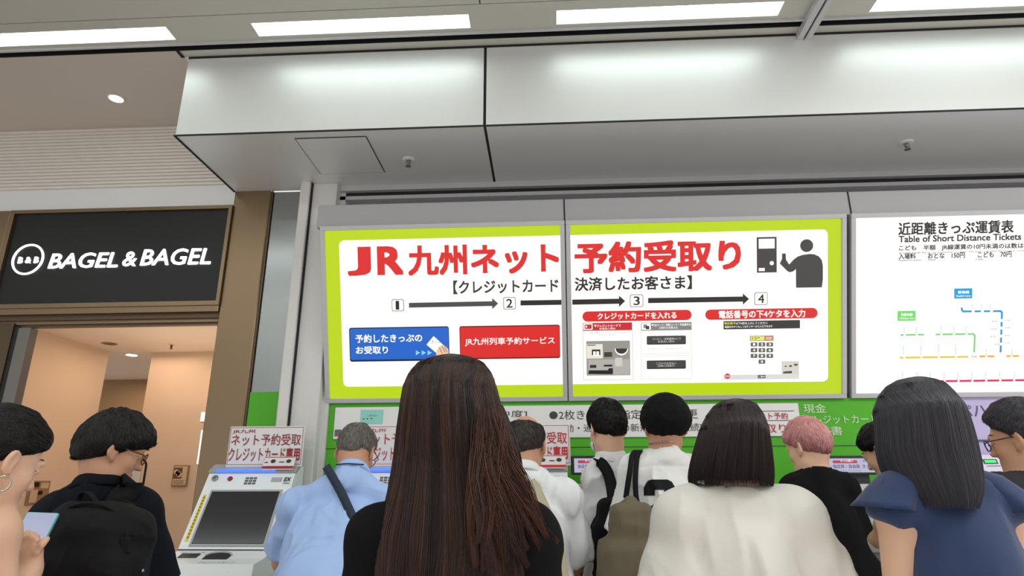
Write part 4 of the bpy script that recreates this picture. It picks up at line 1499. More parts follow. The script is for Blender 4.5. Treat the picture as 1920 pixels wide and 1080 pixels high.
class Person:
    """joints in world space; body, clothes and hair are grown around them"""

    def __init__(s, label, head, neck, SL, SR, hip, yaw=0, pitch=0, roll=0, hs=1.0, skin=0, EL=None, ER=None, WL=None, WR=None, h=.0075, stance=0.0, thin=1.0):
        s.Hd, s.N, s.SL, s.SR, s.hip = (np.array(q, float) for q in (head, neck, SL, SR, hip))
        s.N = s.N + V(0, 0, .020)
        _c = (s.SR - s.SL) / np.linalg.norm(s.SR - s.SL) * .016
        s.SL, s.SR = s.SL + _c - V(0, 0, .012), s.SR - _c - V(0, 0, .012)
        s.hs, s.h, s.skin, s.thin = hs, h, SKIN[skin], thin
        s.rt = unit((s.SR - s.SL) * V(1, 1, 0))                     # the body's right
        s.fw = np.cross(V(0, 0, 1), s.rt)
        s.up = unit((s.SL + s.SR) / 2 - s.hip)
        s.Rh = rotz(math.radians(yaw)) @ rotx(math.radians(-pitch)) @ roty(math.radians(roll))
        d = (s.SR - s.SL) / 2
        s.hw = np.linalg.norm(d)
        s.EL = s.SL + V(*EL) if EL is not None else s.SL + V(0, 0, -.29) - s.rt * .04
        s.ER = s.SR + V(*ER) if ER is not None else s.SR + V(0, 0, -.29) + s.rt * .04
        s.WL = s.EL + V(*WL) if WL is not None else s.EL + s.fw * .17 - V(0, 0, .16) + s.rt * .03
        s.WR = s.ER + V(*WR) if WR is not None else s.ER + s.fw * .17 - V(0, 0, .16) - s.rt * .03
        base = s.hip * V(1, 1, 0)
        s.root = thing('person', base, label, 'person')
        s.legs = []
        for sg in (-1, 1):
            a = s.hip + s.rt * sg * .085 - V(0, 0, .04)
            f = base + s.rt * sg * (.10 + stance) + V(0, 0, .075)
            kx = (a * .46 + f * .54) + s.fw * .02
            s.legs.append((a, kx, f))

    def hp(s, x, y, z):
        """head-local point (right, forward, up from the head centre)"""
        return s.Hd + s.Rh @ (np.array([x, y, z]) * s.hs)

    # ---- skin
    def body(s, ears=True, hands=True, extra=None):
        S = SDF(s.h)
        k = s.hs
        R = s.Rh
        S.ell(s.hp(0, -.012, .022), V(.073, .092, .095) * k, R, .01)
        S.ell(s.hp(0, .030, -.040), V(.056, .056, .076) * k, R, .03)
        S.ell(s.hp(0, .058, -.088), V(.026, .024, .020) * k, R, .03)
        for sg in (-1, 1):
            S.ell(s.hp(sg * .040, .052, -.030), V(.022, .022, .024) * k, R, .02)
            S.cap(s.hp(sg * .050, .0, -.070), s.hp(sg * .02, .058, -.092), .016 * k, .014 * k, .03)
        S.cap(s.hp(-.036, .078, .024), s.hp(.036, .078, .024), .009 * k, None, .016)
        for sg in (-1, 1):
            S.ell(s.hp(sg * .031, .089, .006), V(.017, .012, .010) * k, R, .010, 'sub')
            S.ell(s.hp(sg * .031, .077, .005), V(.013, .010, .009) * k, R, .004)
        S.cap(s.hp(0, .083, .012), s.hp(0, .103, -.026), .007 * k, .0105 * k, .012)
        for sg in (-1, 1):
            S.ell(s.hp(sg * .011, .094, -.030), V(.008, .009, .007) * k, R, .006)
        S.ell(s.hp(0, .085, -.056), V(.021, .010, .006) * k, R, .005)
        S.ell(s.hp(0, .082, -.066), V(.018, .010, .007) * k, R, .005)
        if ears:
            for sg in (-1, 1):
                Re = R @ rotz(sg * .45) @ rotx(-.12)
                S.ell(s.hp(sg * .081, -.010, -.008), V(.008, .020, .032) * k, Re, .006)
                S.ell(s.hp(sg * .086, -.004, -.004), V(.006, .011, .018) * k, Re, .003, 'sub')
                S.ell(s.hp(sg * .078, .000, -.033), V(.007, .009, .011) * k, Re, .005)
        S.cap(s.hp(0, -.022, -.045), s.N + s.up * .005, .054 * k, .058, .03)
        # torso
        mid = (s.SL + s.SR) / 2
        RT = np.stack([s.rt, unit(np.cross(s.up, s.rt)), s.up], 1)
        th = s.thin
        for E in (s.SL, s.SR):
            S.cap(s.N - s.up * .035, E - s.up * .004, .046, .040, .03)
            S.ell(E, V(.047, .047, .048), None, .03)
        S.ell(mid - s.up * .13, V(s.hw * .86, .100 * th, .16), RT, .04)
        bl = mid * .42 + s.hip * .58
        S.ell(bl, V(s.hw * .76, .095 * th, .17), RT, .05)
        S.ell(s.hip, V(.150, .108, .12), np.stack([s.rt, s.fw, V(0, 0, 1)], 1), .06)
        for (A, E, W) in ((s.SL, s.EL, s.WL), (s.SR, s.ER, s.WR)):
            S.cap(A, E, .043, .036, .03)
            S.cap(E, W, .039, .026, .015)
            if hands:
                s.hand(S, E, W)
        for a, kx, f in s.legs:
            S.cap(a, kx, .082, .056, .04)
            S.cap(kx, f, .055, .036, .02)
            S.cap(f - V(0, 0, .035), f + s.fw * .14 - V(0, 0, .045), .036, .028, .02)
        if extra:
            extra(S)
        v, F = S.mesh(1)
        mi = np.zeros(len(F), int)
        c = v[F].mean(1) - s.Hd
        c = c @ s.Rh / s.hs
        lips = (np.abs(c[:, 0]) < .021) & (c[:, 1] > .078) & (c[:, 1] < .12) & (c[:, 2] < -.051) & (c[:, 2] > -.0715)
        mi[lips] = 1
        o = link('body', v, F, [s.skin, M_lip], s.root, True, mi)
        mb = MB()
        for sg in (-1, 1):
            mb.tube([s.hp(sg * (.014 + .040 * t), .0845 - .026 * t * t, .0265 + .007 * math.sin(2.6 * t + .3)) for t in np.linspace(0, 1, 9)], np.array([.0014, .0020, .0023, .0023, .0022, .0019, .0015, .0011, .0006]), M_brow, 6)
        mb.build('eyebrows', o, True)
        mb = MB()
        for sg in (-1, 1):
            mb.tube([s.hp(sg * (.018 + .028 * t), .0815 - .012 * t * t, .0035 - .004 * math.sin(math.pi * t)) for t in np.linspace(0, 1, 9)], .0009, M_brow, 6)
        mb.build('eyelashes', o, True)
        return o

    def hand(s, S, E, W, curl=.6):
        d = unit(W - E)
        side = 1.0 if np.allclose(W, s.WR) else -1.0
        # palm faces inward, thumb forward
        th = unit(s.fw - d * (s.fw @ d) + V(0, 0, .25))
        th = unit(th - d * (th @ d))
        pn = np.cross(d, th) * side
        pc = W + d * .045
        S.ell(pc, V(.015, .040, .046), np.stack([pn, th, d], 1), .012)
        for i in range(4):
            o = W + d * .082 + th * (.030 - .020 * i) - d * (.006 * abs(i - 1.3))
            L = (.040, .045, .042, .034)[i]
            a = o
            dd = d
            for seg in range(3):
                ang = curl * (.35 + .3 * seg)
                dd = unit(dd * math.cos(ang) - pn * side * 0 + np.cross(th, dd) * math.sin(ang) * (side))
                b = a + dd * L * (.95, .62, .5)[seg]
                S.cap(a, b, .0088 - .0008 * seg, .0082 - .0008 * seg, .003 if seg else .008)
                a = b
        a = W + d * .020 + th * .026
        b = a + unit(th * .8 + d * .6) * .040
        c = b + unit(th * .35 + d) * .030
        S.cap(a, b, .0115, .0100, .010)
        S.cap(b, c, .0098, .0085, .004)

    # ---- clothes
    def shirt(s, m, off=.014, sleeve=.62, loose=.02, hem=-.10, neckdrop=.0, k=.03, fold=.006, freq=(9, 9, 3), seed=1, name='shirt', flare=0.0, extra=None, h=None, post=None, puff=None, neckr=.066, boxy=0.0, topcut=None, delt=1.0):
        S = SDF(h or s.h)
        mid = (s.SL + s.SR) / 2
        RT = np.stack([s.rt, unit(np.cross(s.up, s.rt)), s.up], 1)
        th = s.thin
        ends = []
        for (A, E, W) in ((s.SL, s.EL, s.WL), (s.SR, s.ER, s.WR)):
            if sleeve <= 1:
                e = A + (E - A) * sleeve
                S.cap(A, e + unit(E - A) * .02, .043 + off, .038 + off + loose, .025)
                ends.append((A, E, e))
            else:
                e = E + (W - E) * (sleeve - 1)
                S.cap(A, E, .043 + off, .038 + off + loose, .025)
                S.cap(E, e + unit(W - E) * .01, .040 + off + loose, .032 + off + loose * .6, .02)
                ends.append((E, W, e))
        if puff:
            puff(S)
        for (A, E, e) in ends:
            d = unit(E - A)
            # open the sleeve end: trim beyond the hem and hollow its mouth
            rad = .13 + loose

            def trim(G, X, Y, Z, e=e, d=d, rad=rad):
                px, py, pz = X - e[0], Y - e[1], Z - e[2]
                t = px * d[0] + py * d[1] + pz * d[2]
                r = np.sqrt(np.maximum(px * px + py * py + pz * pz - t * t, 0))
                c = np.minimum(t, np.minimum(rad - r, .16 - t))      # inside a disc-shaped zone past the hem
                return np.maximum(G, c)
            S.fn(trim)
            S.cap(e - d * .012, e + d * .05, .043 + loose * .6, .046 + loose * .7, .0, 'sub')
        for A in (s.SL, s.SR):
            S.cap(s.N - s.up * .035, A - s.up * .004, .046 + off, .040 + off, k)
            S.ell(A, V(.047, .047, .048) * delt + off, None, .03)
        S.ell(mid - s.up * .13, V(s.hw * .86 + off, .100 * th + off, .16 + off), RT, k)
        bl = mid * .42 + s.hip * .58
        S.ell(bl, V(s.hw * .80 + off + boxy, .098 * th + off * 1.3, .19), RT, .05)
        S.ell(s.hip + V(0, 0, .0), V(.166 + off * 1.2 + flare + boxy * .4, .130 + off * 1.3 + flare, .20), np.stack([s.rt, s.fw, V(0, 0, 1)], 1), .07)
        S.cut(V(0, 0, -1), s.hip + V(0, 0, hem))
        if topcut is not None:
            S.cut(V(0, 0, 1), V(0, 0, topcut), .02)
        S.cap(s.N - s.up * .012 + s.fw * .018, s.N + s.up * .16 + s.fw * .02, neckr, neckr + .02, .008, 'sub')
        if extra:
            extra(S)
        v, F = S.mesh(1)
        v = folds(v, F, fold, freq, seed, post)
        return link(name, v, F, m, s.root, True)

    def collar(s, m, height=.036, r=.064, t=.006, stand=0.0, open_front=True, parent=None, flare=.010):
        """folded collar band around the neck"""
        c0 = s.N - s.up * .010 + s.fw * .010
        ax = unit(s.Hd - s.Rh @ V(0, .03, .03) - s.N) * .5 + s.up * .5
        ax = unit(ax)
        e1 = unit(s.rt - ax * (s.rt @ ax))
        e2 = np.cross(ax, e1)
        vs, fs = [], []
        n = 40
        prof = [(r + .004, .0), (r + .001, height), (r + .004, height + .004), (r + .009, height - .002), (r + .012 + flare, .004), (r + .008 + flare, -.004)]
        K = len(prof)
        for i in range(n):
            a = math.radians(-250 + 320 * i / (n - 1)) if open_front else 2 * math.pi * i / n
            drop = .5 * (1 + math.sin(a))            # 1 at the front, 0 at the nape
            for rr, zz in prof:
                vs.append(c0 + ax * (zz - .020 * drop + stand) + (e1 * math.cos(a) + e2 * math.sin(a)) * rr)
        for i in range(n - 1 if open_front else n):
            i2 = (i + 1) % n
            for j in range(K):
                j2 = (j + 1) % K
                fs.append((i * K + j, i2 * K + j, i2 * K + j2, i * K + j2))
        if open_front:
            fs += [tuple(range(K)), tuple(range(n * K - 1, (n - 1) * K - 1, -1))]
        return link('collar', vs, fs, m, parent or s.root, True)

    def trousers(s, m, name='trousers', off=.016):
        S = SDF(.011)
        S.ell(s.hip + V(0, 0, -.02), V(.150 + off * .5, .108 + off * .5, .12), np.stack([s.rt, s.fw, V(0, 0, 1)], 1), .05)
        for a, kx, f in s.legs:
            S.cap(a, kx, .078 + off * .8, .058 + off, .04)
            S.cap(kx, f, .058 + off, .048 + off, .03)
        S.cut(V(0, 0, -1), V(0, 0, .06))
        S.cut(V(0, 0, 1), s.hip + V(0, 0, .06))
        v, F = S.mesh(1)
        v = folds(v, F, .004, (10, 10, 5), 3)
        return link(name, v, F, m, s.root, True)

    def shoes(s, m):
        for a, kx, f in s.legs:
            S = SDF(.009)
            S.cap(f * V(1, 1, 0) + V(0, 0, .045), f * V(1, 1, 0) + s.fw * .15 + V(0, 0, .035), .048, .040, .02)
            S.cap(f * V(1, 1, 0) + V(0, 0, .05), f * V(1, 1, 0) + V(0, 0, .09), .044, .044, .02)
            S.cut(V(0, 0, -1), V(0, 0, .001))
            v, F = S.mesh(1)
            link('shoe', v, F, m, s.root, True)

    # ---- hair
    def hair_short(s, m, n=1500, L=(.03, .06), off=.012, vol=(1, 1, 1), line=(.875, .0), fringe=0.0, seed=1, cap_bumps=.003, r=.0009, lift=.10, nape=-.075, extra=None, bald=None, tone=(0, 1), top=0.0, h=.005, sides=False, over=.012, flow=None, twist=.45, tone_z=0.0):
        """fitted cap plus short strands that follow the skull from the crown"""
        g = np.random.default_rng(seed)
        k = s.hs
        c = V(0, -.012, .022)
        rad = (V(.073, .092, .095) + off) * np.array(vol)
        S = SDF(h)
        S.ell(s.hp(*c), rad * k, s.Rh, .0)
        if top:
            S.ell(s.hp(0, .0, .05), V(.070, .085, .075 + top) * k, s.Rh, .03)
        sl, z0 = line
        if extra:
            extra(S)

        def region(G, X, Y, Z):
            q = [X - s.Hd[0], Y - s.Hd[1], Z - s.Hd[2]]
            y = (q[0] * s.Rh[0, 1] + q[1] * s.Rh[1, 1] + q[2] * s.Rh[2, 1]) / k
            z = (q[0] * s.Rh[0, 2] + q[1] * s.Rh[1, 2] + q[2] * s.Rh[2, 2]) / k
            x = np.abs(q[0] * s.Rh[0, 0] + q[1] * s.Rh[1, 0] + q[2] * s.Rh[2, 0]) / k
            line_ = np.where(y > 0, z0 + (sl - fringe) * y * np.clip(1.0 - fringe, .2, 1), z0 + sl * y)
            line_ = np.maximum(line_, np.where(y < 0, nape + .042 * (x / .072) ** 2, nape))
            sb = np.where((y > .004) & (y < .03) & (x > .05), -.022, 9.0) if sides else 9.0
            line_ = np.minimum(line_, sb)
            G = G + off * .9 * k * np.clip(1 - (z - line_) / .035, 0, 1) ** 1.5
            d = (line_ - z) * k * .75
            hh = np.maximum(.012 - np.abs(G - d), 0) / .012
            G = np.maximum(G, d) + hh * hh * .003
            if bald is not None:
                b = bald(x, y, z)
                G = np.maximum(G, b * k)
            return G
        S.fn(region)
        v, F = S.mesh(1)
        nn = vnormals(v, F)
        v = v + nn * (cap_bumps * vnoise((v - s.Hd) @ s.Rh * V(60, 60, 60) / k, seed))[:, None]
        parts = [(v, F, (tone[0] * .7 + tone[1] * .3))]
        # strands laid on the cap, combed away from the crown
        from mathutils.bvhtree import BVHTree
        tree = BVHTree.FromPolygons(v.tolist(), F.tolist())
        nn = vnormals(v, F)
        crown = s.hp(0, -.045, .105)
        out = ((v - s.hp(0, -.01, .0)) * nn).sum(1) > .02 * k
        ids = g.choice(np.flatnonzero(out), n)
        K = 8
        pos = v[ids].copy()
        Ls = g.uniform(L[0], L[1], n) * k
        tw = g.normal(0, twist, n)
        lf = g.uniform(.0, 1.0, n) * lift
        P = np.zeros((n, K, 3))
        for q in range(n):
            p, nr = pos[q], nn[ids[q]]
            dv = None
            for i in range(K):
                P[q, i] = p + nr * (.0008 + lf[q] * .03 * (i / (K - 1)) ** 2)
                d = p - crown if flow is None else s.hp(*flow) - p
                d = d - nr * (d @ nr)
                ln = np.linalg.norm(d)
                if ln > .02 or dv is None:
                    d = d / (ln + 1e-9)
                    d = d + np.cross(nr, d) * tw[q]
                    dv = d / (np.linalg.norm(d) + 1e-9) if dv is None else unit(dv * .5 + d * .5)
                if i >= K - 2:
                    dv = unit(dv - nr * .35 - V(0, 0, .15))
                p = p + dv * (Ls[q] / K)
                if i < K - 2:
                    hit = tree.find_nearest(p)
                    if hit[0] is not None:
                        p, nr = np.array(hit[0]), np.array(hit[1])
        tn = g.uniform(tone[0], tone[1], n)
        if tone_z:
            zl_ = ((pos - s.Hd) @ s.Rh[:, 2]) / k
            tn = np.clip(tn * .5 + np.clip((zl_ + .02) / .09, 0, 1) * tone_z, 0, 1)
            parts[0] = (v, F, np.clip(np.clip((((v - s.Hd) @ s.Rh[:, 2]) / k + .02) / .09, 0, 1) * tone_z, 0, 1))
        parts.append(strands(P, g.uniform(.6, 1.3, n) * r, tn))
        v, F, t = merge(parts)
        return link('hair', v, F, m, s.root, True, None, t)

    def hair_long(s, m, levels, n=2600, seed=1, r=.0013, open_=118, tone=lambda ph, z, g: g.uniform(0, 1), wave=.05, ends=.06, lumps=.006, K=22, thick=.016, flyaway=.0, name='hair', extra=None):
        """curtain of hair: levels = list of (z, centre xy, half width, half depth) from the crown down"""
        g = np.random.default_rng(seed)
        zl = np.array([q[0] for q in levels])
        C_ = np.array([q[1] for q in levels], float)
        A_ = np.array([q[2] for q in levels])
        B_ = np.array([q[3] for q in levels])
        order = np.argsort(zl)

        def at(z):
            zz = zl[order]
            return (np.stack([np.interp(z, zz, C_[order, 0]), np.interp(z, zz, C_[order, 1])], -1), np.interp(z, zz, A_[order]), np.interp(z, zz, B_[order]))
        yaw = math.atan2(s.Rh[1, 0], s.Rh[0, 0])
        cy, sy = math.cos(yaw), math.sin(yaw)
        zt, zb = zl.max(), zl.min()

        def surf(ph, z, sc):
            c, a, b = at(z)
            x, y = a * np.sin(ph) * sc, -b * np.cos(ph) * sc
            return np.stack([c[..., 0] + x * cy - y * sy, c[..., 1] + x * sy + y * cy, z], -1)
        op = math.radians(open_)
        # shell, outer and inner skin
        nz, na = 70, 64
        tz = np.linspace(0, 1, nz)
        zz = zt - (zt - zb) * .94 * tz ** 1.25
        ph = np.linspace(-op, op, na)
        Z_, P_ = np.meshgrid(zz, ph, indexing='ij')
        head_top = zt - .075
        P2 = np.where(Z_ > head_top, P_ * (1 + (math.pi / op - 1) * np.clip((Z_ - head_top) / .04, 0, 1)), P_)
        lump = 1 + lumps * 8 * vnoise(np.stack([P2 * 3.5, Z_ * 2.0, P2 * 0 + seed], -1), seed) * np.clip((zt - Z_) / .12, 0, 1) * .5
        lump = lump + lumps * 4 * vnoise(np.stack([P2 * 13, Z_ * 3.0, P2 * 0 + seed], -1), seed + 1) * np.clip((zt - Z_) / .06, 0, 1)
        out = surf(P2, Z_, .985 * lump)
        _, a_, b_ = at(Z_)
        inn = surf(P2, Z_, np.clip(.985 * lump - thick / np.maximum(a_, .03), .05, 1))
        vs = np.concatenate([out.reshape(-1, 3), inn.reshape(-1, 3)])
        i, j = np.meshgrid(np.arange(nz - 1), np.arange(na - 1), indexing='ij')
        q = np.stack([i * na + j, (i + 1) * na + j, (i + 1) * na + j + 1, i * na + j + 1], -1).reshape(-1, 4)
        M0 = nz * na
        rim = []
        for i in range(nz - 1):
            rim.append((i * na, i * na + M0, (i + 1) * na + M0, (i + 1) * na))
            rim.append((i * na + na - 1, (i + 1) * na + na - 1, (i + 1) * na + na - 1 + M0, i * na + na - 1 + M0))
        for j in range(na - 1):
            rim.append(((nz - 1) * na + j, (nz - 1) * na + j + M0, (nz - 1) * na + j + 1 + M0, (nz - 1) * na + j + 1))
        F = np.concatenate([q, q[:, ::-1] + M0, np.array(rim)])
        tn = np.concatenate([tone(P2.ravel(), Z_.ravel(), g)] * 2) * .8
        parts = [(vs, F, tn)]
        # strands
        ph0 = g.uniform(-op, op, n)
        t0 = np.clip(g.uniform(-.5, .5, n), 0, 1) * .6
        t1 = np.clip(1 - np.abs(g.normal(0, ends, n)), .3, 1.04)
        t = t0[:, None] + (t1 - t0)[:, None] * np.linspace(0, 1, K)[None]
        z = zt - .002 - (zt - zb) * t ** 1.25
        wob = wave * (vnoise(np.stack([z * 5, ph0[:, None] * 2.5 + z * 0, z * 0 + seed * 3.1], -1), seed + 7) + .6 * vnoise(np.stack([z * 9, ph0[:, None] * 9 + z * 0, z * 0], -1), seed + 8)) * np.clip((zt - z) / .15, 0, 1)
        spread = g.normal(0, .02, n)[:, None] * np.clip((zt - z) / .3, 0, 1)
        pp = ph0[:, None] + wob + spread
        pp = np.where(z > head_top, pp * (1 + (math.pi / op - 1) * np.clip((z - head_top) / .04, 0, 1)), pp)
        lump = 1 + lumps * 8 * vnoise(np.stack([pp * 3.5, z * 2.0, pp * 0 + seed], -1), seed) * np.clip((zt - z) / .12, 0, 1) * .5
        lump = lump + lumps * 4 * vnoise(np.stack([pp * 13, z * 3.0, pp * 0 + seed], -1), seed + 1) * np.clip((zt - z) / .06, 0, 1)
        fly = 1 + (np.abs(g.normal(0, 1, n)) * flyaway)[:, None] * np.clip((zt - z) / .12, 0, 1)
        P = surf(pp, z, lump * (1 + g.uniform(-.012, .02, n)[:, None]) * fly)
        parts.append(strands(P, g.uniform(.6, 1.4, n) * r, tone(ph0, z.mean(1), g)))
        if extra:
            parts += extra(g)
        v, F, t = merge(parts)
        return link(name, v, F, m, s.root, True, None, t)


def glasses(P, m, rr=.021, lens=True, par=None):
    mb = MB()
    for sg in (-1, 1):
        c = V(sg * .033, .100, .002)
        mb.tube([P.hp(c[0] + rr * math.cos(a), c[1] - .004 * abs(math.cos(a)), c[2] + rr * .85 * math.sin(a)) for a in np.linspace(0, 2 * math.pi, 22, endpoint=False)], .0018, m, 6, True)
        mb.tube([P.hp(sg * (.033 + rr), .096, .006), P.hp(sg * .074, .080, .010), P.hp(sg * .080, .0, .006), P.hp(sg * .080, -.015, -.006)], .0017, m, 6)
    mb.tube([P.hp(-.033 + rr, .098, .004), P.hp(0, .104, .008), P.hp(.033 - rr, .098, .004)], .0016, m, 6)
    return mb.build('glasses', P.root, True)


def J(px, py, y):
    return PY(px, py, y)
# ------------------------------------------------------------------ materials of the crowd
def hairmat(name, a, b, rough=.34):
    return mat(name, a, rough, tone=b, spec=.3)


H_brown = hairmat('dark_brown_hair', (38, 29, 27), (100, 64, 50), .44)
H_black = hairmat('black_hair', (13, 12, 13), (27, 23, 22), .42)
H_haze = hairmat('hazed_black_hair', (54, 54, 60), (78, 75, 80), .55)  # dark hair lifted to grey, lens haze put into the colour
H_bob = hairmat('espresso_hair', (32, 26, 26), (58, 44, 42), .5)
H_grey = hairmat('grey_hair', (70, 68, 66), (158, 152, 144), .5)
H_thin = hairmat('thinning_dark_hair', (44, 40, 38), (78, 70, 64), .5)
H_pink = hairmat('faded_pink_hair', (138, 82, 88), (218, 158, 156), .45)
F_black = mat('black_cotton', (17, 16, 18), .9, spec=.15, bump=(220, .12))
F_black2 = mat('black_knit', (20, 20, 22), .92, spec=.15, bump=(150, .3))
F_navy_polo = mat('navy_black_polo', (18, 20, 27), .9, spec=.15, bump=(220, .12))
F_blue = mat('light_blue_shirting', (166, 193, 238), .8, spec=.2, bump=(260, .08))
F_white = mat('white_shirting', (226, 228, 230), .75, bump=(260, .08))
F_jersey = mat('white_mesh_jersey', (222, 222, 220), .8, bump=(320, .15))
F_cream = mat('cream_blouse', (220, 217, 208), .7, bump=(240, .06))
F_navy = mat('navy_blouse', (52, 66, 100), .75, spec=.15, bump=(240, .06), sheen=.2)
F_dark = mat('charcoal_cotton', (42, 42, 46), .85, spec=.15, bump=(220, .1))
F_trs = mat('dark_trousers', (34, 34, 40), .85, spec=.15, bump=(220, .1))
F_trs2 = mat('beige_trousers', (150, 136, 116), .85, bump=(220, .1))
F_shoe = mat('black_shoe', (24, 22, 22), .5)
F_strap = mat('navy_strap', (36, 48, 66), .8, bump=(300, .1))
F_bstrap = mat('black_webbing', (26, 26, 28), .8, spec=.15, bump=(300, .15))
F_olive = mat('olive_canvas', (104, 94, 74), .85, bump=(200, .15), var=(7, .4, (84, 78, 62)))
F_pack = mat('black_pack_nylon', (20, 20, 22), .7, spec=.15, bump=(260, .15))
F_khaki = mat('khaki_strap', (176, 166, 140), .8, bump=(260, .1))


def path_on(pts, y_off=0.0, n=24):
    """smooth path through points"""
    pts = np.array(pts, float)
    t = np.arange(len(pts))
    q = np.linspace(0, len(pts) - 1, n)
    out = np.zeros((n, 3))
    for i, u in enumerate(q):
        k = min(int(u), len(pts) - 2)
        f = u - k
        p0, p1, p2, p3 = pts[max(k - 1, 0)], pts[k], pts[k + 1], pts[min(k + 2, len(pts) - 1)]
        out[i] = .5 * ((2 * p1) + (-p0 + p2) * f + (2 * p0 - 5 * p1 + 4 * p2 - p3) * f * f + (-p0 + 3 * p1 - 3 * p2 + p3) * f ** 3)
    return out


def body_hit(o, p, fwd=-1):
    """depth of the surface of mesh o seen along +y at x,z of p (world)"""
    off = base_of(o)
    ok, loc, nrm, _ = o.ray_cast(Vector((p[0] - off[0], p[1] - 1.0 - off[1], p[2] - off[2])), Vector((0, 1, 0)))
    return (loc[1] + off[1]) if ok else None


def strap_on(o, pts, n=26, gap=.012):
    """lay a path on the camera side of cloth mesh o"""
    q = path_on(pts, n=n)
    last = None
    for i in range(n):
        d = body_hit(o, q[i])
        if d is not None and abs(d - q[i][1]) < .25:
            q[i][1] = d - gap
            last = i
    for _ in range(10):
        q[1:-1, 1] = .25 * q[:-2, 1] + .5 * q[1:-1, 1] + .25 * q[2:, 1]
    q[:, 1] -= .004
    return q


# ================================================================== 1 long brown hair, black top, in the middle foreground
y = 1.36
P = Person('woman with very long dark brown hair in a black top, seen from behind',
           J(845, 765, y), J(845, 925, y - .02), J(698, 996, y - .03), J(1000, 996, y - .03), V(J(848, 900, y)[0], y - .02, .84), hs=.94, skin=0, h=.0085)
P.body(ears=False)
P.shirt(F_black, .014, 1.5, .012, -.12, fold=.005, seed=4, h=.0085)
P.trousers(F_trs)
P.shoes(F_shoe)
prof = [(664, 845, 12), (669, 845, 38), (680, 845, 62), (700, 844, 78), (725, 843, 87), (765, 844, 94), (810, 845, 101), (860, 846, 107), (900, 846, 113), (940, 848, 122), (990, 850, 138), (1060, 852, 146), (1130, 852, 146), (1200, 850, 128)]
lev = []
for py, cx, hw in prof:
    c = J(cx, py, y - .02)
    hwm = J(cx + hw, py, y - .05)[0] - J(cx, py, y - .05)[0]
    dp = np.interp(py, [664, 680, 720, 780, 860, 940, 1060, 1200], [.012, .062, .095, .110, .098, .112, .122, .105])
    cyy = y - .015
    if py > 880:
        cyy = y - .015 - (py - 880) * .00012
    lev.append((c[2], (c[0], cyy), hwm, dp))


def tone_b(ph, z, g):
    # lighter ends and a lighter right-hand side
    b = np.clip((1.52 - z) * 1.1, 0, .5) + np.clip(np.asarray(ph) * .16, -.15, .32)
    return np.clip(b * .55 + g.uniform(-.10, .22, np.shape(ph)) + .25 * vnoise(np.stack([np.asarray(ph) * 6, np.asarray(z) * .7, np.zeros_like(z)], -1), 3), 0, 1)


def locks(g):
    """loose locks falling over her right shoulder"""
    out = []
    K = 22
    t = np.linspace(0, 1, K)
    for q_ in range(20):
        n = 85
        u = q_ / 19.0
        a = J(895 + 40 * g.uniform(), 770 + 60 * g.uniform(), y - .100)
        c1 = J(900 + 45 * u + 10 * g.normal(), 880 + 20 * g.normal(), y - .150 + .01 * g.normal())
        e = J(885 + 150 * u + 8 * g.normal(), 1075 - 75 * u + 18 * g.normal(), y - .160 + .085 * u)
        P0 = ((1 - t) ** 2)[:, None] * a + (2 * t * (1 - t))[:, None] * c1 + (t ** 2)[:, None] * e
        P0[:, 0] += .010 * np.sin(t * 7 + q_ * 1.3) * t
        P0[:, 1] -= .006 * np.sin(t * 6 + q_) * t
        jit = g.normal(0, 1, (n, 3)) * V(.007, .005, .007)
        Pq = P0[None] + jit[:, None] * (1.0 - .75 * t ** 2)[None, :, None] + .0025 * np.sin(t * 9 + g.uniform(0, 6, n)[:, None])[..., None] * t[None, :, None]
        tn = .22 + .55 * g.uniform()
        out.append(strands(Pq, g.uniform(.0005, .0010, n), np.clip(tn + g.normal(0, .1, n), 0, 1)))
    # darker lock in front of the shoulder, on her far side
    n = 420
    a = np.stack([J(925 + 18 * u, 770 + 12 * q, y + .0) for u, q in zip(g.uniform(0, 1, n), g.uniform(-1, 1, n))])
    e = np.stack([J(945 + 38 * u ** 1.4, 905 + 16 * q, y - .03) for u, q in zip(g.uniform(0, 1, n), g.uniform(-1, 1, n))])
    c1 = np.stack([J(945 + 34 * u, 830, y + .01) for u in g.uniform(0, 1, n)])
    Pq = ((1 - t) ** 2)[None, :, None] * a[:, None] + (2 * t * (1 - t))[None, :, None] * c1[:, None] + (t ** 2)[None, :, None] * e[:, None]
    out.append(strands(Pq, g.uniform(.0010, .0020, n), g.uniform(0, .12, n)))
    return out


P.hair_long(H_brown, lev, 11000, 5, .00065, 122, tone_b, .07, .05, .008, 20, flyaway=.010, extra=locks)

# ================================================================== 2 bob hair, cream blouse
y = 1.62
P = Person('woman with a dark chin-length bob in a loose cream blouse, back to the camera',
           J(1376, 840, y), J(1372, 935, y - .02), J(1268, 965, y - .03), J(1497, 960, y - .03), V(J(1378, 900, y)[0], y - .02, .80), hs=.93, skin=0, EL=(-.05, .02, -.25), ER=(.075, .03, -.25), h=.0085)
P.body(ears=False)


def pleat(v, n):
    # box pleat down the middle of the back and soft vertical drapes
    c = J(1372, 1000, y)[0]
    x = v[:, 0] - c
    bk = np.clip(-n[:, 1], 0, 1)
    dz = np.clip((1.20 - v[:, 2]) / .05, 0, 1)
    sg = np.exp(-((x + .004 - .05 * (1.2 - v[:, 2])) / .011) ** 2) * -.012 + np.exp(-((x - .016 - .05 * (1.2 - v[:, 2])) / .014) ** 2) * .008
    drp = .006 * np.sin(x * 52 + 2 * vnoise(v * 4, 2)) * np.clip((1.17 - v[:, 2]) / .12, 0, 1)
    return bk * (sg * dz + drp)


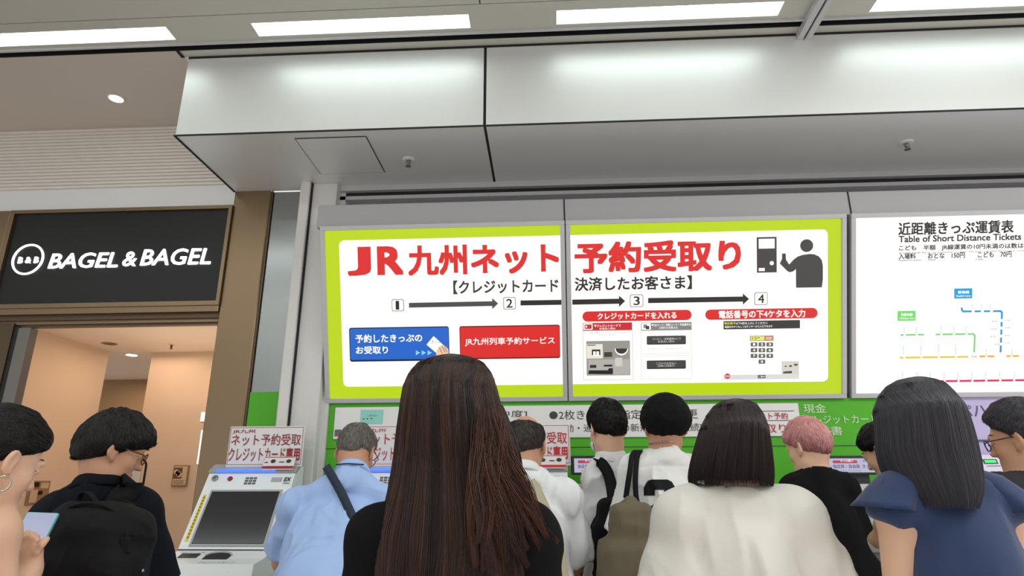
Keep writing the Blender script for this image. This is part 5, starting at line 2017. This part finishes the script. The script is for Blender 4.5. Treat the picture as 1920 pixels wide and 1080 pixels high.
P.shirt(F_cream, .022, .88, .045, -.12, fold=.007, freq=(10, 10, 2.4), seed=9, post=pleat, boxy=.02, h=.0085)
P.trousers(F_trs2)
P.shoes(F_shoe)
prof = [(747, 1380, 8), (751, 1380, 26), (760, 1379, 39), (778, 1378, 51), (800, 1376, 59), (830, 1374, 66), (855, 1372, 71), (875, 1371, 75), (895, 1370, 77), (911, 1371, 75)]
lev = []
for py, cx, hw in prof:
    c = J(cx, py, y - .02)
    hwm = J(cx + hw, py, y - .05)[0] - J(cx, py, y - .05)[0]
    lev.append((c[2], (c[0], y - .014), hwm, np.interp(py, [747, 760, 800, 850, 911], [.008, .065, .108, .110, .098])))
P.hair_long(H_bob, lev, 7000, 12, .0006, 125, lambda ph, z, g: np.clip(g.uniform(0, .7, np.shape(ph)) + .15 * np.abs(ph) - .1, 0, 1), .04, .055, .005, 16, flyaway=.006)

# ================================================================== 3 navy blouse, long dark hair
y = 1.50
P = Person('woman with long dark hair in a navy flutter-sleeve blouse, back to the camera',
           J(1722, 806, y), J(1735, 905, y - .01), J(1667, 932, y - .02), J(1872, 936, y - .02), V(J(1775, 900, y)[0], y - .02, .80), hs=.92, skin=0, EL=(-.012, .03, -.26), ER=(.05, .02, -.25), h=.0085)
P.body(ears=False)


sh = P.shirt(F_navy, .012, .10, .008, -.12, fold=.004, freq=(10, 10, 3), seed=13, boxy=.03, h=.0085, delt=.72,
             extra=lambda S: S.ell((P.SL + P.SR) / 2 - P.up * .17, V(P.hw * .90 + .022, .118, .20), np.stack([P.rt, np.cross(P.up, P.rt), P.up], 1), .03))


def flutter(cs):
    """wide flutter sleeve: rings given as (centre, outward half axis, front-back half axis)"""
    n, vs, fs = 44, [], []
    m = len(cs)
    for t in (0, .006):
        for k, (c, a, b) in enumerate(cs):
            for i in range(n):
                th = 2 * math.pi * i / n
                wv = 1 + .07 * (k / (m - 1)) ** 2 * math.sin(7 * th + 1)
                vs.append(c + a * math.cos(th) * (wv - t / np.linalg.norm(a)) + b * math.sin(th) * (wv - t / np.linalg.norm(b)))
    for s_ in (0, 1):
        for k in range(m - 1):
            for i in range(n):
                q = [s_ * m * n + k * n + i, s_ * m * n + k * n + (i + 1) % n, s_ * m * n + (k + 1) * n + (i + 1) % n, s_ * m * n + (k + 1) * n + i]
                fs.append(tuple(q if s_ == 0 else q[::-1]))
    for i in range(n):
        j = (i + 1) % n
        fs.append(((m - 1) * n + i, (m - 1) * n + j, (2 * m - 1) * n + j, (2 * m - 1) * n + i))
    link('sleeve', vs, fs, F_navy, sh, True)


for sg, A in ((1, P.SL), (-1, P.SR)):
    o = lambda px, py, d=0: (J(px, py, y - .02 + d) - P.SL) * V(sg, 1, 1) + A
    rings = []
    for (cx, cy, ax_, ay, dp) in ((1702, 892, -18, -16, .030), (1688, 905, -34, -18, .056), (1672, 925, -44, -10, .068), (1662, 942, -50, -6, .078), (1656, 953, -53, -5, .086)):
        c = o(cx, cy)
        rings.append((c, o(cx + ax_, cy + ay) - c, V(0, dp, 0)))
    flutter(rings)
P.trousers(F_trs)
P.shoes(F_shoe)
prof = [(706, 1722, 10), (711, 1720, 34), (722, 1718, 50), (740, 1718, 62), (765, 1722, 72), (800, 1730, 76), (840, 1736, 81), (870, 1742, 80), (900, 1748, 74), (925, 1750, 66), (950, 1750, 54)]
lev = []
for py, cx, hw in prof:
    c = J(cx, py, y - .02)
    hwm = J(cx + hw, py, y - .05)[0] - J(cx, py, y - .05)[0]
    lev.append((c[2], (c[0], y - .015 - max(0, py - 880) * .00016), hwm, np.interp(py, [706, 722, 760, 830, 900, 1000, 1080], [.010, .062, .105, .104, .108, .112, .10])))
P.hair_long(H_haze, lev, 8000, 17, .0006, 122, lambda ph, z, g: np.clip(g.uniform(0, .8, np.shape(ph)) + np.clip((1.33 - np.asarray(z)) * 2, 0, .4), 0, 1), .06, .07, .004, 20, flyaway=.008)

# ================================================================== 4 grey hair, light blue shirt
y = 2.80
P = Person('older man with short grey hair in a light blue shirt, bent over a ticket machine',
           J(668, 848, y + .03), J(660, 895, y - .05), J(548, 944, y - .05), J(752, 942, y - .05), V(J(655, 900, y)[0], y - .30, .86), pitch=28, yaw=-8, hs=1.0, skin=1, EL=(-.085, .12, -.23), ER=(.06, .14, -.22), WL=(.06, .22, -.02), WR=(-.06, .22, -.02))
P.body()
sh = P.shirt(F_blue, .016, .78, .032, -.08, fold=.008, seed=21, freq=(11, 11, 5))
P.collar(F_blue, .034, .060, parent=sh)
MB().tube([P.N + V(.066 * math.cos(a), -.012 - .066 * math.sin(a) * .9, .034 - .004 * abs(math.cos(a))) for a in np.linspace(.5, math.pi - .5, 14)], .0028, F_strap, 6).build('neck_cord', P.root, True)
P.trousers(F_trs)
P.shoes(F_shoe)
P.hair_short(H_grey, 2200, (.016, .032), .010, seed=31, line=(.80, -.004), lift=.10, nape=-.052, tone=(0, 1), r=.0010)
glasses(P, M_wire)
q = strap_on(sh, [J(612, 874, y - .1), J(625, 900, y - .15), J(645, 935, y - .18), J(668, 975, y - .2), J(700, 1030, y - .2), J(735, 1080, y - .2), J(760, 1130, y - .15)])
t = thing('shoulder_bag', q[-1], 'navy crossbody bag strap running over the light blue shirt of the grey-haired man', 'bag')
MB().ribbon(q, V(.85, 0, .5), .034, .004, F_strap).build('strap', t, True)
S = SDF(.009)
S.rbox(q[-1] + V(.10, .02, -.16), V(.16, .05, .12), .03)
v, F = S.mesh(2)
link('pouch', v, F, F_strap, t, True)

# ================================================================== 5 balding man, white short sleeves
y = 2.76
P = Person('balding man in a white short-sleeved shirt with a khaki strap on his back',
           J(986, 835, y + .02), J(980, 890, y - .03), J(908, 930, y - .04), J(1066, 930, y - .04), V(J(990, 900, y)[0], y - .14, .86), pitch=14, yaw=-14, hs=1.03, skin=1, EL=(-.05, .10, -.24), ER=(.035, .09, -.255), WL=(.06, .22, .0), WR=(-.05, .22, -.01))
P.body()
sh = P.shirt(F_white, .018, .90, .030, -.10, fold=.011, seed=25, freq=(12, 12, 4))
P.collar(F_white, .034, .060, parent=sh)
P.trousers(F_trs)
P.shoes(F_shoe)
P.hair_short(H_thin, 1900, (.012, .024), .008, seed=33, line=(.82, -.004), lift=.06, nape=-.066, tone=(0, .8), r=.0009,
             bald=lambda x, y_, z: .088 - np.sqrt(x * x * 1.15 + (y_ - .008) ** 2 * .6 + (z - .118) ** 2 * 1.2))
q = strap_on(sh, [J(990, 905, y - .1), J(1005, 930, y - .15), J(1025, 975, y - .16), J(1042, 1030, y - .16), J(1052, 1085, y - .14), J(1054, 1130, y - .12)])
t = thing('shoulder_bag', q[-1], 'khaki bag strap hanging down the back of the balding man in white', 'bag')
MB().ribbon(q, V(1, 0, .2), .062, .005, F_khaki).build('strap', t, True)
S = SDF(.009)
S.rbox(q[-1] + V(.03, .0, -.16), V(.15, .05, .16), .03)
v, F = S.mesh(2)
link('pouch', v, F, F_khaki, t, True)

# ================================================================== 6 young man with mask and black bag
y = 2.98
P = Person('young man with thick black hair, face mask and rumpled white shirt',
           J(1138, 803, y), J(1146, 868, y - .01), J(1112, 893, y - .02), J(1222, 893, y - .02), V(J(1168, 900, y)[0], y - .05, .90), pitch=14, yaw=22, hs=.99, skin=0, EL=(-.035, .02, -.25), ER=(.0, .04, -.25), WL=(.06, .13, .09), WR=(-.06, .13, .09))
P.body()
sh = P.shirt(F_white, .016, 1.25, .020, -.02, fold=.011, seed=41, freq=(15, 15, 8))
P.collar(F_white, .046, .058, parent=sh)
P.trousers(F_black)
P.shoes(F_shoe)
P.hair_short(H_black, 2400, (.03, .055), .013, seed=43, line=(.84, -.014), lift=.16, nape=-.088, tone=(0, 1), top=.012, r=.0010)
S = SDF(.005)
S.ell(P.hp(0, .062, -.056), V(.060, .050, .046), P.Rh, 0)
S.ell(P.hp(0, .045, -.056), V(.055, .050, .060), P.Rh, .0, 'sub')
S.cut(P.Rh @ V(0, -1, 0), P.hp(0, .030, 0))
v, F = S.mesh(1)
mk_ = link('face_mask', v, F, mat('mask_white', (222, 226, 232), .7), P.root, True)
mb = MB()
for sg in (-1, 1):
    mb.tube([P.hp(sg * .055, .05, -.035), P.hp(sg * .074, .014, -.012), P.hp(sg * .085, -.020, -.010), P.hp(sg * .078, -.010, -.040), P.hp(sg * .055, .045, -.075)], .0014, mat('mask_white', (222, 226, 232), .7), 5)
mb.build('ear_loop', mk_)
q = strap_on(sh, [J(1117, 868, y + .0), J(1121, 866, y - .05), J(1131, 872, y - .1), J(1143, 892, y - .14), J(1149, 930, y - .14), J(1148, 975, y - .14), J(1142, 1010, y - .14)])
t = thing('shoulder_bag', q[-1], 'black bag hanging from a wide black strap behind the young man in a white shirt', 'bag')
MB().ribbon(q, V(1, 0, .3), .048, .006, F_bstrap).build('strap', t, True)
S = SDF(.008)
S.rbox(J(1143, 985, y - .17), V(.045, .07, .10), .03)
S.rbox(J(1146, 1060, y - .17), V(.07, .08, .17), .03, None, .03)
v, F = S.mesh(2)
link('pouch', folds(v, F, .006, (9, 9, 9), 4), F, F_black, t, True)

# ================================================================== 7 black beanie, white jersey
y = 2.74
P = Person('man in a black knit beanie and white jersey with a black number',
           J(1246, 800, y), J(1246, 852, y - .01), J(1184, 884, y - .02), J(1306, 884, y - .02), V(J(1246, 900, y)[0], y - .05, .88), pitch=6, yaw=6, hs=1.0, skin=1, EL=(-.05, .03, -.26), ER=(.05, .05, -.26))
P.body()


def yoke(v, n):
    z0 = J(1246, 874, y - .13)[2]
    return -.003 * np.exp(-((v[:, 2] - z0) / .005) ** 2) * np.clip(-n[:, 1], 0, 1)


sh = P.shirt(F_jersey, .020, .85, .040, -.12, fold=.009, seed=51, freq=(11, 11, 4), post=yoke, neckr=.072, boxy=.01, h=.0065)
P.trousers(F_trs)
P.shoes(F_shoe)
S = SDF(.005)
S.ell(P.hp(.000, -.022, .042), V(.098, .116, .096), P.Rh @ rotx(.12), .0)
S.ell(P.hp(.0, -.035, .020), V(.092, .106, .070), P.Rh, .03)


def brim(G, X, Y, Z):
    q = [X - P.Hd[0], Y - P.Hd[1], Z - P.Hd[2]]
    yy = q[0] * P.Rh[0, 1] + q[1] * P.Rh[1, 1] + q[2] * P.Rh[2, 1]
    zz = q[0] * P.Rh[0, 2] + q[1] * P.Rh[1, 2] + q[2] * P.Rh[2, 2]
    return np.maximum(G, (-.022 + .5 * yy) - zz)


S.fn(brim)
v, F = S.mesh(1)
link('beanie', folds(v, F, .003, (16, 16, 16), 5), F, F_black2, P.root, True)
ch = [P.N + V(.062 * math.cos(a), -.004 - .066 * math.sin(a), .020 + .006 * math.sin(a)) for a in np.linspace(0, math.pi, 30)]
MB().tube(ch, .0022, M_steel, 5).build('necklace', P.root, True)


def on_cloth(o, px, py, yd, gap=.003):
    p = J(px, py, yd)
    d = body_hit(o, p)
    if d is not None:
        p = J(px, py, d - gap)
        d2 = body_hit(o, p)
        if d2 is not None:
            p = J(px, py, d2 - gap)
    return p


def cloth_poly(f, o, pts, m, yd):
    """printed patch that follows the cloth: a grid of small quads inside the outline"""
    pts = np.array(pts, float)
    x0, y0, x1, y1 = pts[:, 0].min(), pts[:, 1].min(), pts[:, 0].max(), pts[:, 1].max()
    st_ = 1.2

    def inside(x, y_):
        c = False
        j = len(pts) - 1
        for i in range(len(pts)):
            if (pts[i, 1] > y_) != (pts[j, 1] > y_) and x < (pts[j, 0] - pts[i, 0]) * (y_ - pts[i, 1]) / (pts[j, 1] - pts[i, 1]) + pts[i, 0]:
                c = not c
            j = i
        return c
    xs, ys = np.arange(x0, x1 + st_, st_), np.arange(y0, y1 + st_, st_)
    cache = {}

    def pt(i, j):
        if (i, j) not in cache:
            cache[(i, j)] = on_cloth(o, xs[i], ys[j], yd)
        return cache[(i, j)]
    for i in range(len(xs) - 1):
        for j in range(len(ys) - 1):
            if inside(xs[i] + st_ / 2, ys[j] + st_ / 2):
                f.raw([pt(i, j), pt(i, j + 1), pt(i + 1, j + 1), pt(i + 1, j)], [(0, 1, 2, 3)], m)


F_num = mat('black_jersey_print', (22, 22, 24), .6, spec=.15)
f = MB()
# block "2" with cut corners
cloth_poly(f, sh, [(1207, 929), (1207, 914), (1214, 902), (1222, 899), (1252, 899), (1260, 903), (1266, 914), (1266, 932), (1236, 956), (1268, 956), (1268, 972), (1208, 972), (1208, 958), (1246, 930), (1246, 918), (1227, 918), (1227, 929)], F_num, y - .15)
f.build('number', sh)
# tote
t = thing('tote_bag', J(1182, 1080, y - .2), 'olive canvas tote bag with black handles hanging behind the man in the beanie', 'bag')
yt = y - .20
S = SDF(.0065)
RB = rotz(.15)
S.rbox(J(1184, 1010, yt), V(.075, .055, .12), .03, RB)
S.rbox(J(1186, 1090, yt), V(.118, .075, .14), .045, RB, .05)
S.cap(J(1182, 940, yt + .01), J(1180, 985, yt), .024, .062, .03)
S.cap(J(1210, 955, yt + .01), J(1198, 990, yt), .014, .050, .03)
v, F = S.mesh(1)
link('bag', folds(v, F, .008, (10, 10, 4), 6), F, F_olive, t, True)
for k, pts in enumerate(([J(1192, 845, y - .02), J(1186, 856, y - .09), J(1183, 890, y - .15), J(1181, 935, yt - .02)], [J(1200, 845, y - .02), J(1196, 856, y - .09), J(1195, 890, y - .15), J(1199, 930, yt), J(1208, 962, yt - .03), J(1222, 1010, yt - .05)])):
    q = strap_on(sh, pts, 20, .012)
    MB().ribbon(q, V(1, 0, .05), .020, .007, F_bstrap).build('handle', t, True)
MB().lathe(J(1179, 942, yt - .032), [(.006, 0), (.004, .004)], M_steel, (0, -1, 0), 12).build('rivet', t)

# ================================================================== 8 pink hair, black tee
y = 2.80
P = Person('person with short faded pink hair in a black t-shirt, head turned left',
           J(1515, 838, y), J(1528, 888, y - .01), J(1486, 915, y - .02), J(1586, 912, y - .02), V(J(1548, 900, y)[0], y - .06, .86), pitch=12, yaw=34, hs=.92, skin=0, EL=(-.02, .08, -.25), ER=(.06, .05, -.26))
P.body()
sh = P.shirt(F_black, .016, .62, .022, -.12, fold=.005, seed=61, freq=(8, 8, 3), boxy=.02)
rb2 = MB().tube([P.N + V(.058 * math.cos(a) + .004, .0 - .058 * math.sin(a), .002 - .012 * math.sin(a)) for a in np.linspace(-.2, math.pi + .2, 26)], .006, F_black2, 8).build('neck_rib', sh, True)
P.trousers(F_black)
P.shoes(F_shoe)
P.hair_short(H_pink, 2600, (.04, .07), .011, seed=63, line=(.72, -.014), lift=.05, nape=-.088, tone=(.1, 1), r=.0011, top=.010, twist=.12, tone_z=.75,
             extra=lambda S: S.ell(P.hp(0, .052, .030), V(.062, .048, .050), P.Rh, .03))

# ================================================================== 9 dark-haired person bent over the wide-monitor machine
y = 2.94
P = Person('dark-haired person bending low over a machine, mostly hidden behind the woman in navy',
           J(1658, 846, y), J(1702, 886, y - .05), J(1668, 905, y - .05), J(1772, 905, y - .05), V(J(1730, 900, y)[0], y - .26, .84), pitch=30, yaw=34, hs=.97, skin=0, EL=(-.04, .12, -.22), ER=(.05, .1, -.24), WL=(.02, .17, .05), WR=(-.06, .17, .05))
P.body()
P.shirt(F_dark, .014, .6, .02, -.1, fold=.005, seed=71)
P.trousers(F_trs)
P.shoes(F_shoe)
P.hair_short(H_black, 1800, (.03, .05), .017, seed=73, line=(.80, -.010), lift=.12, nape=-.066, tone=(.2, 1))

# ================================================================== 10 man with glasses at the right edge
y = 2.10
P = Person('man with thin glasses facing left at the right edge of the photo',
           J(1918, 824, y), J(1938, 898, y - .01), J(1868, 925, y - .06), J(1990, 925, y + .04), V(J(1930, 900, y)[0], y, .88), pitch=12, yaw=38, hs=.92, skin=1, EL=(-.05, .06, -.25), ER=(.05, .06, -.25))
P.body()
P.shirt(F_dark, .016, .62, .02, -.1, fold=.005, seed=81)
P.trousers(F_trs)
P.shoes(F_shoe)
P.hair_short(H_haze, 2200, (.03, .05), .013, seed=83, line=(1.0, .0), lift=.10, nape=-.06, tone=(0, 1), top=.012, extra=lambda S: S.ell(P.hp(0, .055, .045), V(.060, .042, .042), P.Rh, .03))
glasses(P, mat('thin_metal_frame', (60, 56, 56), .3, .8))

# ================================================================== 11 black polo and backpack
y = 1.98
P = Person('man with glasses in a dark polo, head turned right, wearing a black backpack',
           J(212, 843, y), J(186, 918, y - .02), J(98, 962, y - .03), J(272, 950, y + .03), V(J(180, 900, y)[0], y - .08, .84), pitch=20, yaw=-46, hs=.94, skin=1, EL=(-.06, .06, -.26), ER=(.05, .07, -.25), WL=(.08, .2, -.02), WR=(-.10, .18, -.03), h=.0065)
P.body()
sh = P.shirt(F_navy_polo, .018, .86, .030, -.12, fold=.005, seed=91, freq=(10, 10, 4))
P.collar(F_navy_polo, .030, .062, parent=sh)
P.trousers(F_trs)
P.shoes(F_shoe)
P.hair_short(H_black, 5200, (.045, .085), .015, over=.024, seed=93, line=(.62, -.018), lift=.04, nape=-.096, tone=(0, 1), top=.004, r=.0012,
             extra=lambda S: (S.ell(P.hp(0, .050, .050), V(.066, .052, .050), P.Rh, .03), S.ell(P.hp(0, -.05, -.01), V(.074, .058, .074), P.Rh, .03),
                              S.cap(P.hp(.060, .045, .05), P.hp(.068, .050, .012), .022, .010, .02), S.cap(P.hp(-.060, .045, .05), P.hp(-.068, .050, .012), .022, .010, .02)))
glasses(P, mat('brown_metal_frame', (96, 66, 40), .3, .7), .022)
t = thing('backpack', J(165, 1080, y - .3), 'black backpack with a top loop on the back of the man in the dark polo', 'backpack')
yp = y - .20
Rp = rotz(-.12) @ rotx(-.10)
S = SDF(.007)
c0 = J(168, 1072, yp)
S.rbox(c0, V(.145, .075, .165), .06, Rp)
S.ell(J(168, 1040, yp), V(.148, .085, .130), Rp, .05)
S.rbox(J(166, 1125, yp - .05), V(.115, .055, .12), .045, Rp, .03)
v, F = S.mesh(1)
body_ = link('pack_body', folds(v, F, .006, (8, 8, 8), 7), F, F_pack, t, True)
mb = MB()
arcp = [c0 + Rp @ V(.142 * math.cos(a), -.058, .055 + .115 * math.sin(a)) for a in np.linspace(-.3, math.pi + .3, 30)]
mb.tube(arcp, .005, F_bstrap, 6)
mb.build('zip', t, True)
lp = path_on([J(143, 948, yp + .03), J(150, 928, yp + .03), J(163, 923, yp + .03), J(176, 934, yp + .03), J(182, 948, yp + .03)], n=16)
MB().ribbon(lp, V(0, 1, 0), .022, .005, F_bstrap).build('top_loop', t, True)
q = strap_on(sh, [J(178, 968, yp), J(196, 945, y - .12), J(216, 922, y - .10), J(234, 908, y - .06), J(246, 906, y)], 20, .012)
MB().ribbon(q, V(.62, .1, -.78), .066, .010, F_pack).build('strap', t, True)
MB().obox(J(235, 1022, yp - .075), Rp, (.012, .004, .02), F_bstrap, .003).build('buckle', t)
MB().tube([J(259, 1055, yp - .03), J(268, 1072, yp - .03)], .004, M_steel, 6).build('zip_pull', t)

# ================================================================== 12 woman with hoop earring at the left edge
y = 1.46
P = Person('woman with black hair tied up and a hoop earring, sleeveless, looking down at her phone',
           J(-4, 862, y), J(-40, 950, y - .01), J(-120, 985, y - .10), J(4, 990, y + .02), V(J(-70, 900, y)[0], y - .06, .80), pitch=24, yaw=-22, hs=.96, skin=0, EL=(-.02, .05, -.25), ER=(.062, .015, -.215), WL=(.16, .14, .06), h=.0055)
# phone and the hand that holds it
ph_c = J(60, 1003, y + .16)
P.WR = J(55, 1066, y + .13)
P.WL = J(22, 1075, y + .20)
M_s = P.skin


def hand_phone(S):
    Wd = P.WR
    pal = J(56, 1036, y + .125)
    S.cap(Wd, pal, .024, .026, .02, squash=(V(0, 1, 0), .7))
    S.ell(pal, V(.026, .018, .034), None, .015)
    for pts, r in (([(50, 1026), (46, 1008), (52, 998)], .0080), ([(56, 1022), (57, 1006), (62, 1000)], .0080), ([(63, 1024), (66, 1012), (70, 1006)], .0076), ([(68, 1036), (78, 1022), (88, 1010)], .0085)):
        for i in range(2):
            S.cap(J(*pts[i], y + .112), J(*pts[i + 1], y + .118 + .012 * i), r, r * .92, .004)


_hand = P.hand
P.hand = lambda S, E, W, curl=.6: _hand(S, E, W, curl) if np.allclose(W, P.WL) else None
P.body(extra=hand_phone)
P.shirt(F_black, .010, .06, .0, -.1, fold=.003, seed=99, h=.0075, topcut=J(60, 1052, y)[2])
P.trousers(F_trs)
P.shoes(F_shoe)
P.hair_short(H_black, 2600, (.05, .10), .014, seed=97, line=(.86, .0), lift=.02, nape=-.068, tone=(0, .9), r=.0009, flow=(0, -.13, .04),
             extra=lambda S: (S.ell(P.hp(0, -.105, .03), V(.045, .045, .042), P.Rh, .02), S.ell(P.hp(0, .052, .040), V(.066, .040, .045), P.Rh, .03)))
ec = P.hp(.085, .002, -.060)
MB().tube([ec + P.Rh @ V(.003 * math.sin(a), .016 * math.cos(a), .016 * math.sin(a)) for a in np.linspace(0, 2 * math.pi, 24, endpoint=False)], .0022, mat('silver', (214, 206, 190), .25, .9), 6, True).build('earring', P.root, True)
t = thing('smartphone', ph_c, 'smartphone with a teal edge held by the woman at the left edge', 'phone')
RPh = np.array([unit(V(.9, .42, -.06)), unit(V(-.25, .62, .62)), unit(np.cross(unit(V(.9, .42, -.06)), unit(V(-.25, .62, .62))))])
RPh[1] = np.cross(RPh[2], RPh[0])
MB().obox(ph_c, RPh, (.036, .072, .0045), mat('teal_phone_case', (70, 170, 164), .4), .003).build('case', t)
MB().obox(ph_c + RPh[2] * .0046, RPh, (.033, .068, .0008), mat('phone_screen', (150, 158, 186), .2, emit=.35, emit_rgb=(150, 158, 186))).build('screen', t)
